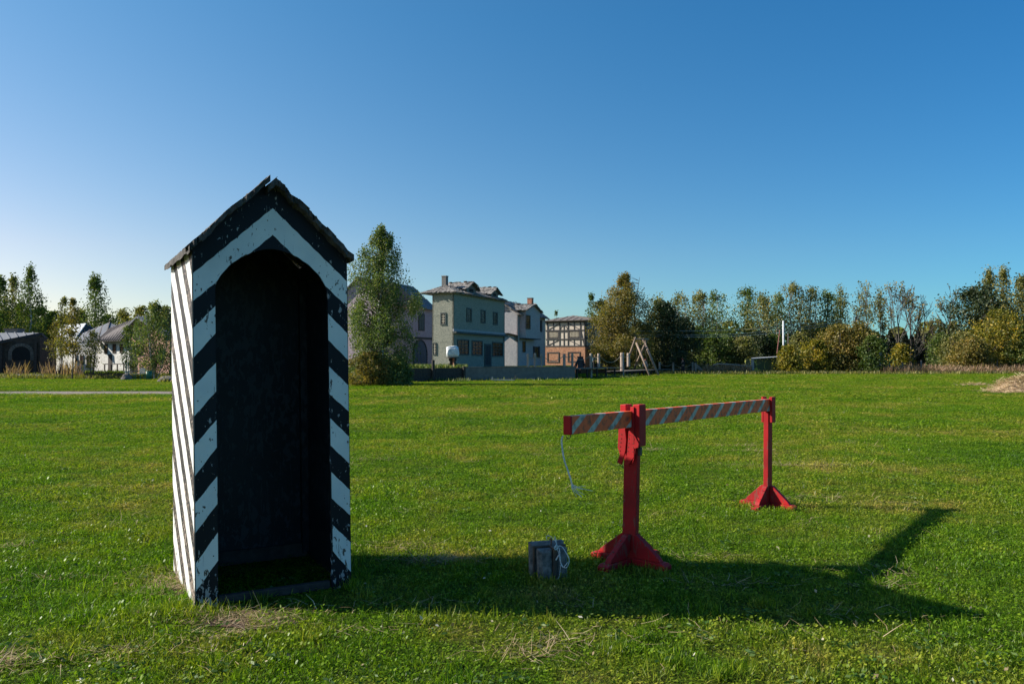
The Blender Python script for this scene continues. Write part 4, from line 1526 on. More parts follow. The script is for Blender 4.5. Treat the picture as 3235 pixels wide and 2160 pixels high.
mb = MB(); mb.prism([wlft.p(0, 0), wlft.p(wlft.L, 0), wlft.p(wlft.L, zl), wlft.p(0, zl)], -wlft.n, .3); mb.build('wall', M['whitewash'], cot)
for r in ((80, 855, 150, 1030), (205, 860, 270, 1095), (-10, 845, 30, 990)):
    wlft.window(cot, wlft.rect(qx(r[0]), qy(r[1]), qx(r[2]), qy(r[3])), 2, 3, 'dark_wood', 'dark_wood', .1)
# ribbed roof rising to the right
ra, rb_, rc_, rd2 = at(306, 1077, CY - .6), at(380, 1075, CY - 3.0), at(437, 1005, CY + 3.5), at(352, 1036, CY + 5)
slab(cot, [ra, rb_, rc_, rd2], 'roof_brown', th=.12)
for k in range(11):
    a = ra + (rb_ - ra) * k / 10; b = rd2 + (rc_ - rd2) * k / 10
    mb = MB(); mb.beam(a + UP * .05, b + UP * .05, .10, .12); mb.build('roof_rib', M['roof_brown'], cot)
slab(cot, [at(280, 1096, CY - .8), at(308, 1090, CY - .8), at(318, 1076, CY + .5), at(296, 1078, CY + .6)], 'roof_brown', th=.08)
lr = thing('house', 'long grey batten roofed shed behind the whitewashed cottage', 'house', at(300, 1166, 92) * np.array([1, 1, 0]))
g0, g1, g2, g3 = at(238, 1082, 89), at(330, 1078, 88), at(372, 1030, 93), at(346, 1018, 94)
g4 = at(262, 1052, 93)
slab(lr, [g0, g1, g3, g4], 'roof_slate', th=.1); slab(lr, [g1, g2, g3], 'roof_slate', th=.1)
for k in (.25, .5, .75, 1.0):
    a = g0 + (g1 - g0) * k; b = g4 + (g3 - g4) * k
    mb = MB(); mb.beam(a + UP * .05, b + UP * .05, .1, .1); mb.build('roof_batten', M['old_wood'], lr)
mb = MB(); mb.prism([g0 - UP * .1, g1 - UP * .1, np.array([g1[0], g1[1], 0]), np.array([g0[0], g0[1], 0])], np.array([0, 1, 0]), .2); mb.build('wall', M['whitewash'], lr)
barn = thing('house', 'small barn with white metal roof and black gable behind birches', 'house', at(240, 1166, 98) * np.array([1, 1, 0]))
b0_, b1_, b2_ = at(178, 1062, 97), at(194, 1026, 101), at(272, 1021, 99)
b3_ = at(240, 1066, 95)
slab(barn, [b0_, b3_, b2_, b1_], 'pole_white', th=.1)
slab(barn, [b2_, at(302, 1040, 99.5), at(240, 1040, 105), at(200, 1026, 104)], 'roof_slate', th=.1)
mb = MB(); mb.prism([b2_ - UP * .15, at(301, 1042, 99.5), np.array([*at(301, 1042, 99.5)[:2], 0]), np.array([*b3_[:2], 0]), b3_ - UP * .1], np.array([0, 1, 0]), .2); mb.build('gable_wall', M['trim_dark'], barn)
mb = MB(); mb.prism([b0_ - UP * .1, b3_ - UP * .1, np.array([*b3_[:2], 0]), np.array([*b0_[:2], 0])], np.array([0, 1, 0]), .2); mb.build('wall', M['whitewash'], barn)

sal = thing('house', 'salmon pink gabled house behind the leafy birch beside the sentry box', 'house', at(480, 1170, 80) * np.array([1, 1, 0]))
s0w, s1w = at(415, 1170, 82), at(640, 1170, 76)
ws = Wall(s0w, s1w, np.array([0, -1, 0])); zs = TOP(415, 1040, 82); zp = TOP(447, 1004, 82)
up_ = ws.uv(447, 1010)[0]
mb = MB(); mb.prism([ws.p(0, 0), ws.p(7.2, 0), ws.p(7.2, zs - 1.0), ws.p(up_ + .5, zp - .2), ws.p(0, zs)], -ws.n, .3); mb.build('wall', M['salmon'], sal)
for a_, b_ in ((ws.p(-.5, zs - .4, .3), ws.p(up_ + .5, zp, .3)), (ws.p(up_ + .5, zp, .3), ws.p(7.4, zs - 1.2, .3))):
    mb = MB(); mb.beam(a_, b_, 1.2, .15, up=UP); mb.build('roof', M['roof_slate'], sal)
for r in ((430, 1090, 445, 1125), (505, 1100, 520, 1130)):
    ws.window(sal, ws.rect(*r), 2, 3, 'dark_wood', 'dark_wood', .1)
sal2 = thing('house', 'pink wall with slatted roof edge showing just left of the sentry box', 'house', at(580, 1170, 70) * np.array([1, 1, 0]))
x0, x1_ = at(534, 1020, 72), at(625, 960, 72)
mb = MB(); mb.box(x0[0], x1_[0] + 1, 72.2, 75, 0, TOP(540, 1040, 72)); mb.build('wall', M['salmon'], sal2)
p0, p1 = at(521, 1017, 71.5), at(585, 950, 72)
for k in range(14):
    a = p0 + (p1 - p0) * k / 13
    mb = MB(); mb.beam(a, a + np.array([.45, .6, -.75]), .10, .10); mb.build('rafter', M['dark_wood'], sal2)
mb = MB(); mb.beam(p0, p1, .2, .12); mb.build('barge_board', M['dark_wood'], sal2)

# ---------- camouflage shed, poles
SY = 97.0
shd = thing('shed', 'low camouflage painted shed with flat metal roof beside bushes', 'shed', at(2415, 1178, SY) * np.array([1, 1, 0]))
a, b = at(2375, 1134, SY), at(2465, 1130, SY)
mb = MB(); mb.box(a[0], b[0], SY, SY + 3, 0, a[2]); mb.build('wall', M['camo'], shd)
mb = MB(); mb.prism([at(2374, 1133.5, SY - .3), at(2480, 1127, SY - .3), at(2480, 1126, SY + 3.4), at(2374, 1132, SY + 3.4)], UP, .08); mb.build('roof', M['pole_white'], shd)
mb = MB(); mb.box(a[0] - .05, a[0] + .25, SY - .05, SY - .003, 0, a[2]); mb.build('corner_board', M['grey_board'], shd)
c = at(2475.5, 1126, SY + 2)
mb = MB(); mb.tube([np.array([c[0], c[1], 0]), np.array([c[0], c[1], TOP(2475, 1013, SY + 2)])], .11, 10)
o = mb.build('pole', M['pole_white'], None, True, loc=(c[0], c[1], 0)); tag(o, 'plain white pole rising behind the camouflage shed', 'pole')
a = at(2454.5, 1130, SY + 3); b = at(2463.5, 1042, SY + 3)
mb = MB(); mb.tube([np.array([a[0] - .3, a[1], 0]), b], .05, 8)
o = mb.build('pole', M['faded_red'], None, True, loc=(a[0], a[1], 0)); tag(o, 'thin leaning reddish pole left of the white pole', 'pole')
a = at(2490, 1120, SY + 6)
mb = MB(); mb.tube([np.array([a[0], a[1], 0]), np.array([a[0], a[1], TOP(2490, 1052, SY + 6)])], .04, 6)
o = mb.build('pole', M['old_wood'], None, True, loc=(a[0], a[1], 0)); tag(o, 'thin grey pole right of the white pole', 'pole')
pc = at(2704, 1040, 108)
pp = thing('power_pole', 'wooden electricity pole with crossarms standing above the bushes', 'power pole', (pc[0], pc[1], 0))
mb = MB(); mb.tube([np.array([pc[0], pc[1], 0]), np.array([pc[0], pc[1], TOP(2704, 1000, 108)])], [.17, .13], 8); mb.build('pole', M['bark'], pp)
for y in (1003, 1010, 1017):
    z = TOP(2704, y, 108)
    mb = MB(); mb.beam((pc[0] - .42, pc[1] - .15, z), (pc[0] + .42, pc[1] - .15, z), .08, .08); cx_ = mb.build('crossarm', M['bark'], pp)
    for s in (-.36, .36):
        mb = MB(); mb.tube([(pc[0] + s, pc[1] - .15, z + .04), (pc[0] + s, pc[1] - .15, z + .18)], .045, 6); mb.build('insulator', M['dark_wood'], cx_)
for i, (y0, ym, y1, lb) in enumerate(((1043, 1036, 1003, 'top'), (1057, 1049, 1010, 'middle'), (1061, 1056, 1017, 'lowest'))):
    P = [at(1990, y0 + 2, 92), at(2350, ym + 4, 100), at(2704, y1, 107.9)]
    mb = MB(); mb.tube(smooth_pts(P, 10), .014, 4)
    o = mb.build('power_cable', M['rope'], None, loc=P[-1]); tag(o, lb + ' overhead cable of the three running left from the electricity pole', 'cable', 'overhead cables')

# ================================================================== ROPE POSTS, DECK
posts = [  # px, top row, bottom row, depth, radius px
    (1668, 1117, 1160, 66, 4.2), (1690, 1115.5, 1160, 66.5, 4.2), (1711, 1117, 1160, 67, 3),
    (1782.5, 1117, 1162, 68, 4.6), (1808, 1116, 1162, 68.5, 4.0), (1867, 1116, 1193, 70, 4.2), (1891.5, 1116.5, 1164, 71, 4.4),
    (1965.6, 1113.8, 1187, 76, 6.3), (1985.5, 1115, 1160, 78, 5.2),
    (2083.5, 1143, 1180, 92, 3.3), (2127, 1144, 1182, 93, 3.2), (2188, 1144, 1182, 95, 3.0), (2197, 1146, 1182, 95, 3.0)]
where = ['in front of the bay of the grey house, left of three', 'tallest of three before the grey house', 'thin one nearest the corner of the grey house',
         'between the two brick floor windows of the timbered house', 'in front of the right brick floor window', 'tall, reaching the grass left of the porch', 'in front of the porch of the timbered house',
         'thick pale log left of the swing', 'short and stout between thick log and swing', 'dark one right of the swing frame', 'left of the person in black', 'first of a close pair right of the person in black', 'second of a close pair right of the person in black']
ptop = []
for (px, yt, yb, Y, rp), wh in zip(posts, where):
    a = at(px, yb, Y); z0 = 0 if yb > 1175 else TZ - .04
    zt = TOP(px, yt, Y); r_ = rp * Y / FPX
    mb = MB(); mb.tube([np.array([a[0], Y, z0]), np.array([a[0], Y, zt - .03]), np.array([a[0], Y, zt])], [r_, r_, r_ * .8], 10)
    o = mb.build('rope_post', M['log'], None, True, loc=(a[0], Y, z0))
    o.data.polygons.foreach_set("use_smooth", np.zeros(len(o.data.polygons), dtype=bool))
    tag(o, 'round log post ' + wh, 'post', 'log posts carrying ropes')
    ptop.append(np.array([a[0], Y, zt - .12]))
for i, j, sag, lb in ((0, 1, .3, 'first and second post before the grey house'), (1, 2, .3, 'second and third post before the grey house'), (2, 3, .5, 'grey house and the timbered house'),
                      (3, 4, .2, 'two posts before the brick floor'), (4, 5, .45, 'right window and the porch'), (5, 6, .35, 'two posts at the porch'), (6, 7, .75, 'porch post and the thick log'),
                      (7, 8, .3, 'thick log and the stout post'), (9, 10, .35, 'swing and the person in black'), (10, 11, .5, 'posts behind the person in black')):
    a, b = ptop[i], ptop[j]
    P = [a + (b - a) * t - UP * sag * 4 * t * (1 - t) for t in np.linspace(0, 1, 13)]
    mb = MB(); mb.tube(P, .028, 6)
    o = mb.build('rope', M['hemp'], None, True, loc=a); tag(o, 'slack rope strung between ' + lb, 'rope', 'ropes slung between log posts')
# deck on short legs, right of the retaining wall
dk = thing('boardwalk', 'raised plank walkway on short stilts right of the retaining wall', 'walkway', (wr[0], wr[1], 0))
dpts = [wr + np.array([.05, .3, 0]), at(1965, 1163, 75) * np.array([1, 1, 0]), at(2085, 1166, 91) * np.array([1, 1, 0]), at(2230, 1168, 99) * np.array([1, 1, 0])]
for a, b in zip(dpts[:-1], dpts[1:]):
    a = np.array([a[0], a[1], 0]); b = np.array([b[0], b[1], 0])
    L = np.linalg.norm(b - a); d = (b - a) / L; s = np.array([-d[1], d[0], 0])
    n = max(2, int(L / .9))
    for k in range(n):
        c = a + d * L * (k + .5) / n + s * .8 + UP * (.86 if b[1] < 90 else .52)
        mb = MB(); mb.obox(c, d, s, UP, L / n - .03, 1.6, .07); mb.build('deck_board', M['old_wood'], dk)
        if k % 2 == 0:
            mb = MB(); cc = c - s * .7; mb.tube([np.array([cc[0], cc[1], 0]), np.array([cc[0], cc[1], c[2] - .04])], .08, 6); mb.build('stilt', M['dark_wood'], dk)

# ---------- swing
sw = thing('log_swing', 'wooden log swing frame of crossed leaning poles with chains', 'swing', at(2045, 1186, 82) * np.array([1, 1, 0]))
def rod(root, a, b, r, nm='leg', m='log_brown', n=8):
    mb = MB(); mb.tube([a, b], r, n); return mb.build(nm, M[m], root, True)
Tp1, Tp2 = at(2013, 1071, 84), at(2044, 1071, 85)
rod(sw, at(2008, 1066, 84), at(1974, 1166, 86.5), .11)
rod(sw, at(2010, 1083, 84), at(2053, 1188, 81.5), .11)
rod(sw, at(2044, 1072, 85), at(2004, 1164, 87), .11)
rod(sw, at(2031, 1070, 85), at(2081, 1187, 82.0), .12)
rod(sw, at(2008, 1071, 84), at(2050, 1071.5, 85), .09, 'cross_bar')
for x0, x1, y1 in ((2016, 2008, 1150), (2020, 2019, 1152), (2028, 2022, 1152), (2034, 2045, 1148), (2032, 2047, 1152)):
    rod(sw, at(x0, 1074, 84.4), at(x1, y1, 84.0), .025, 'chain', 'steel', 5)
mb = MB(); s_ = at(2014, 1152, 84); mb.obox(s_, (1, 0, 0), (0, 1, 0), UP, .6, .3, .05); mb.build('seat', M['old_wood'], sw)
mb = MB(); s_ = at(2046, 1150, 84); mb.obox(s_, (1, 0, 0), (0, 1, 0), UP, .5, .3, .05); mb.build('seat', M['old_wood'], sw)

# ---------- black trestle on terrace
YT = 72.0
bt = thing('trestle', 'black tapering wooden trestle with splayed legs before the timbered house', 'trestle', at(1832, 1162, YT) * np.array([1, 1, 0]) + UP * TZ)
def PX(x, y, Y): return at(tc_(x), ty_(y), Y)
mb = MB(); mb.prism([PX(498, 1140, YT), PX(552, 1140, YT), PX(560, 1268, YT - .3), PX(490, 1268, YT - .3)], np.array([0, 1, 0]), .25); mb.build('panel', M['trim_dark'], bt)
mb = MB(); mb.prism([PX(484, 1118, YT), PX(562, 1118, YT), PX(556, 1140, YT), PX(494, 1140, YT)], np.array([0, 1, 0]), .5); mb.build('cap', M['trim_dark'], bt)
for a, b in (((500, 1142), (440, 1265)), ((552, 1142), (590, 1265)), ((505, 1142), (462, 1268)), ((548, 1142), (570, 1268))):
    rod(bt, PX(*a, YT - .1), PX(*b, YT - (.4 if b[0] in (440, 590) else -.6)), .06, 'leg', 'trim_dark', 6)

# ---------- carved white stone on a table
ST = 61.5
wst = at(1430, 1110, ST)
tb = thing('pedestal_table', 'dark round pedestal table with curved legs in front of the green house', 'table', (wst[0], ST, TZ))
tzp = TOP(1430, 1129, ST)
mb = MB(); mb.tube([(wst[0], ST, tzp - .05), (wst[0], ST, tzp)], .52, 20); mb.build('table_top', M['dark_wood'], tb)
for k in range(4):
    a = k * math.pi / 2 + .5
    prof = [(.06, tzp - .05), (.30, tzp - .05), (.33, tzp - .2), (.22, tzp - .32), (.30, tzp - .5), (.4, TZ - .02), (.12, TZ - .02), (.06, TZ + .2)]
    dv = np.array([math.cos(a), math.sin(a), 0]); sv = np.array([-dv[1], dv[0], 0])
    mb = MB(); mb.prism([np.array([wst[0], ST, 0]) + dv * q + UP * z - sv * .04 for q, z in prof], sv, .08); mb.build('leg', M['red_tile'] if k % 2 else M['dark_wood'], tb)
import bmesh
def lump(name, c, rx, ry, rz, m, seed, amp=.16, sub=4, cut=None, parent=None):
    bm = bmesh.new(); bmesh.ops.create_icosphere(bm, subdivisions=sub, radius=1)
    from mathutils import noise
    for v in bm.verts:
        p = v.co.copy()
        q = Vector([math.copysign(abs(t) ** .62, t) for t in p]) if cut == 'boxy' else p
        d = 1 + amp * noise.noise(p * 1.3 + Vector((seed, 0, 0))) + amp * .5 * noise.noise(p * 3.1 + Vector((0, seed, 0)))
        v.co = Vector((q.x * rx * d, q.y * ry * d, q.z * rz * d))
    me = bpy.data.meshes.new(name); bm.to_mesh(me); bm.free()
    me.polygons.foreach_set("use_smooth", np.ones(len(me.polygons), dtype=bool))
    me.materials.append(m)
    o = bpy.data.objects.new(name, me); C.objects.link(o); o.location = c
    ORIGIN[o.name] = np.array(c)
    return o
o = lump('white_boulder', (wst[0], ST, (TOP(1430, 1092.5, ST) + tzp) / 2), .50, .42, (TOP(1430, 1092.5, ST) - tzp) / 2 * 1.02, M['white_stone'], 3, .2, 4, 'boxy')
tag(o, 'rough pale blue white block of stone standing on the pedestal table', 'stone block')
# broken board frame lying on grass
bf = thing('broken_frame', 'weathered broken board frame lying on the grass before the retaining wall', 'frame', at(1600, 1202, 59) * np.array([1, 1, 0]))
def BX(x, y, Y=59.0): return at(cr(x), cyy(y), Y)
mb = MB(); mb.beam(BX(1310, 1446), BX(1590, 1450), .35, .07); mb.build('board', M['bench_wood'], bf)
mb = MB(); mb.beam(BX(1583, 1450), BX(1610, 1388), .09, .16); mb.build('board', M['old_wood'], bf)
mb = MB(); mb.beam(BX(1300, 1446), BX(1312, 1410), .09, .12); mb.build('board', M['bench_wood'], bf)

# ---------- bench, bin, boulders, low planter on the left
def LX(x, y, Y): return at(qx(x), qy(y), Y)
BY = 62.0
bn = thing('park_bench', 'pale slatted bench with green metal legs beside a green bin', 'bench', LX(1160, 1310, BY) * np.array([1, 1, 0]))
for k in range(4):
    a, b = LX(1078, 1214, BY + k * .11), LX(1318, 1206, BY + k * .11)
    mb = MB(); mb.beam(a, b, .09, .04); mb.build('seat_slat', M['bench_wood'], bn)
for k in range(4):
    a, b = LX(1212, 1112 + k * 26, BY + .55), LX(1318, 1108 + k * 26, BY + .5)
    mb = MB(); mb.beam(a, b, .03, .09); mb.build('back_slat', M['bench_wood'], bn)
for x, y in ((1102, BY + .02), (1228, BY + .02), (1140, BY + .4), (1300, BY + .4)):
    p = LX(x, 1216, y); mb = MB(); mb.beam((p[0], p[1], 0), (p[0], p[1], p[2] - .02), .05, .05, up=(1, 0, 0)); mb.build('leg', M['bin_green'], bn)
for x in (1222, 1306):
    p = LX(x, 1216, BY + .52); q = LX(x, 1100, BY + .62); mb = MB(); mb.beam(p, q, .04, .04); mb.build('back_post', M['bin_green'], bn)
p = LX(1382, 1280, BY + .4)
binn = thing('litter_bin', 'small green cylindrical litter bin to the right of the bench', 'bin', (p[0], p[1], 0))
zt = LX(1382, 1160, BY + .4)[2]
mb = MB(); mb.tube([(p[0] + .04, p[1], .08), (p[0] + .04, p[1], zt)], .22, 14); mb.build('bucket', M['bin_green'], binn, True)
mb = MB(); mb.tube([(p[0] + .04, p[1], zt + .001), (p[0] + .04, p[1], zt + .04)], .235, 14); mb.build('rim', M['bin_green'], binn)
mb = MB(); q = LX(1355, 1300, BY + .2); mb.beam((q[0], q[1], 0), (q[0], q[1], zt + .02), .05, .05, up=(1, 0, 0)); mb.build('post', M['bin_green'], binn)
def rock(px, py, Y, rx, ry, rz, seed, label):
    p = at(px, py, Y)
    o = lump('boulder', (p[0], Y, rz * .55), rx, ry, rz, M['rock'], seed, .35, 3)
    tag(o, label, 'boulder')
rock(400, 1198, 61.5, .34, .4, .34, 5, 'brown boulder at the left foot of the bench')
rock(525, 1206, 57, .6, .4, .26, 8, 'flat dark boulder in grass just left of the sentry box')
rock(62, 1184, 70, 1.3, .5, .22, 9, 'long low stone in grass before the tavern, left one')
rock(115, 1184, 70, 1.2, .4, .22, 12, 'long low stone in grass before the tavern, right one')
pl = thing('planter', 'low dark timber edged flower bed before the white cottage', 'flower bed', at(320, 1186, 68) * np.array([1, 1, 0]))
a, b = at(262, 1182, 68), at(385, 1180, 68)
for k in range(2):
    mb = MB(); mb.box(a[0], b[0], 68 + k * 1.2, 68.12 + k * 1.2, 0, .42); mb.build('plank', M['dark_wood'], pl)
for x in (a[0], b[0] - .12):
    mb = MB(); mb.box(x, x + .12, 68.121, 69.199, 0, .40); mb.build('plank', M['dark_wood'], pl)

# ---------- rail fence and wire fence on the right
fn = thing('rail_fence', 'pale half fallen log rail fence in the tall dry grass', 'fence', at(2300, 1170, 96) * np.array([1, 1, 0]))
def RX(x, y, Y=96.0): return at(2200 + x / 4.48, 830 + y / 4.48, Y)
for a, b in (((235, 1450), (300, 1432)), ((290, 1428), (620, 1448)), ((610, 1456), (780, 1460)), ((0, 1440), (130, 1568)), ((-30, 1445), (100, 1568))):
    rod(fn, RX(*a), RX(*b), .09, 'rail', 'log', 6)
for x in (430, 250, 620):
    p = RX(x, 1410 if x == 430 else 1440); rod(fn, np.array([p[0], p[1], 0]), p, .07, 'post', 'dark_wood', 6)
for px, yt, lb in ((2810, 1143, 'braced by a leaning pole'), (2851, 1146, 'standing before the dark spruces'), (2910, 1138, 'tallest, in the widest patch of dry grass'), (3150, 1135, 'below the large yellow green bush')):
    p = at(px, yt, 97)
    root = thing('fence_post', 'grey wooden fence post ' + lb, 'post', (p[0], 97, 0), 'wire fence posts at the far field edge')
    rod(root, np.array([p[0], 97, 0]), p, .09, 'post', 'old_wood', 6)
    if px == 2810: rod(root, at(2785, 1177, 96.5), at(2808, 1149, 97), .09, 'brace', 'old_wood', 6)
P = [at(x, 1147 + 2 * math.sin(x * .01), 97) for x in (2740, 2810, 2851, 2910, 3030, 3150, 3290)]
mb = MB(); mb.tube(P, .012, 4)
for q in P: q[2] -= .45
mb.tube(P, .012, 4)
o = mb.build('fence_wire', M['steel'], None, loc=P[0]); tag(o, 'two thin strands of wire along the far fence posts', 'wire')

# ================================================================== PEOPLE
def skin(name, pts, edges, rads, m, parent, sub=1):
    me = bpy.data.meshes.new(name)
    org = origin_of(parent)
    me.from_pydata([tuple(np.array(p) - org) for p in pts], edges, [])
    me.materials.append(m)
    o = bpy.data.objects.new(name, me); C.objects.link(o); o.parent = parent
    sk = o.modifiers.new("skin", 'SKIN'); sk.use_smooth_shade = True
    me.skin_vertices[0].data[0].use_root = True
    for i, r in enumerate(rads):
        me.skin_vertices[0].data[i].radius = (r if np.isscalar(r) else r[0], r if np.isscalar(r) else r[1])
    s = o.modifiers.new("sub", 'SUBSURF'); s.levels = sub; s.render_levels = sub
    return o


def person(px, Y, z0, label, face=(0, -1), top='cloth_black', legs='cloth_black', cap='cloth_red', H=1.72, arms='held'):
    b = at(px, 1150, Y); b = np.array([b[0], Y, z0])
    root = thing('person', label, 'person', b)
    f = np.array([face[0], face[1], 0.0]); f /= np.linalg.norm(f); s = np.array([-f[1], f[0], 0.0]); k = H / 1.72
    P_ = lambda a, c, z: b + s * a * k + f * c * k + UP * z * k
    pts = [P_(0, 0, .95), P_(0, 0, 1.2), P_(0, 0, 1.40), P_(0, 0, 1.49), P_(0, .01, 1.56), P_(0, .015, 1.66)]
    ed = [(0, 1), (1, 2), (2, 3), (3, 4), (4, 5)]
    rd = [(.15, .11), (.14, .10), (.16, .10), .055, .085, .075]
    for sg in (-1, 1):
        n = len(pts)
        if arms == 'held':
            e_, h_ = P_(sg * .25, .06, 1.12), P_(sg * .07, .30, 1.20)
        else:
            e_, h_ = P_(sg * .25, -.02, 1.12), P_(sg * .26, .06, .86)
        pts += [P_(sg * .19, 0, 1.40), e_, h_, h_ + (h_ - e_) * .25]
        ed += [(2, n), (n, n + 1), (n + 1, n + 2), (n + 2, n + 3)]
        rd += [.06, .045, .032, .035]
        n = len(pts)
        pts += [P_(sg * .10, 0, .86), P_(sg * .11, .02, .48), P_(sg * .12, -.01, .08), P_(sg * .12, .16, .04)]
        ed += [(0, n), (n, n + 1), (n + 1, n + 2), (n + 2, n + 3)]
        rd += [.085, .06, .045, .04]
    skin('body', pts, ed, rd, M['skin'], root, 2)
    # jacket with sleeves
    jp = [pts[0] - UP * .04, pts[1], pts[2], pts[3] - UP * .02]
    je = [(0, 1), (1, 2), (2, 3)]; jr = [(.18, .135), (.165, .125), (.18, .12), .075]
    for q in (6, 14):
        n = len(jp); jp += [pts[q], pts[q + 1], pts[q + 2]]; je += [(2, n), (n, n + 1), (n + 1, n + 2)]; jr += [.078, .06, .047]
    skin('jacket', jp, je, jr, M[top], root, 1)
    tp = [pts[0]]; te = []; tr_ = [(.16, .12)]
    for q in (10, 18):
        n = len(tp); tp += [pts[q], pts[q + 1], pts[q + 2]]; te += [(0, n), (n, n + 1), (n + 1, n + 2)]; tr_ += [.10, .075, .06]
    skin('trousers', tp, te, tr_, M[legs], root, 1)
    hd = P_(0, .015, 1.64)
    o = lump('cap', hd + UP * .055, .098 * k, .105 * k, .07 * k, M[cap], 1, .02, 2)
    o.parent = root; o.location = np.array(o.location) - b
    mb = MB(); mb.obox(hd + f * .11 + UP * .04, s, f, UP, .13, .09, .012); mb.build('cap_peak', M[cap], root)
    nb = MB(); nb.obox(hd + f * .098 - UP * .02, s, f, UP, .025, .03, .04)
    nb.build('nose', M['skin'], root)
    for sg in (-1, 1):
        mb = MB(); mb.obox(hd + f * .083 + s * sg * .032 + UP * .008, s, f, UP, .018, .012, .01); mb.build('eye', M['cloth_black'], root)
    mb = MB(); mb.obox(hd + f * .083 - UP * .06, s, f, UP, .045, .012, .008); mb.build('mouth', M['cloth_red'], root)
    return root


person(2157, 93, 0, 'person in black jacket and red cap with hands held together', (-.75, -.66))
person(2038.5, 90, 0, 'person in red cap and pale top standing behind the swing poles', (-.2, -1), 'cloth_pale', 'cloth_black', 'cloth_red', 1.72, 'down')
person(1879, 98, .58, 'person in light blue top at the porch of the timbered house', (.3, -1), 'cloth_blue', 'cloth_black', 'cloth_pale', 1.70, 'down')

# ================================================================== TREES
def leaf_quads(cen, size, r_, droop=0.0):
    """one small rhombus per centre"""
    n = len(cen)
    a = r_.normal(0, 1, (n, 3)); a[:, 2] -= droop
    a /= np.linalg.norm(a, axis=1)[:, None]
    b = r_.normal(0, 1, (n, 3)); b -= a * np.sum(a * b, axis=1)[:, None]
    b /= np.linalg.norm(b, axis=1)[:, None]
    s = size * (.6 + .8 * r_.random(n))[:, None]
    v = np.stack([cen - a * s * .6, cen + b * s * .38, cen + a * s * .6, cen - b * s * .38], axis=1).reshape(-1, 3)
    f = np.arange(n * 4).reshape(n, 4)
    return v, f


def profile(kind, h):
    if kind == 'birch':
        return np.clip(np.where(h < .42, .86 + h * .35, 1.0 * np.clip(1 - ((h - .42) / .58), 0, 1) ** .68 * .96 + .04), 0, 1.1)
    if kind == 'round':
        return np.sqrt(np.clip(1 - ((h - .5) / .52) ** 2, 0.02, 1))
    if kind == 'bush':
        return np.sqrt(np.clip(1 - (h / 1.02) ** 2.2, .02, 1)) * (.8 + .2 * np.minimum(1, h * 4))
    if kind == 'spruce':
        return np.clip(1 - h, .03, 1)
    if kind == 'dome':
        return np.where(h < .74, np.sqrt(np.clip(1 - ((h - .30) / .50) ** 2, .04, 1)), .34 * (1 - h) / .26 + .05)
    if kind == 'spiky':
        return np.clip(np.where(h < .3, .75 + h * .8, 1 - ((h - .3) / .7) ** .8), .05, 1)
    return np.ones_like(h)


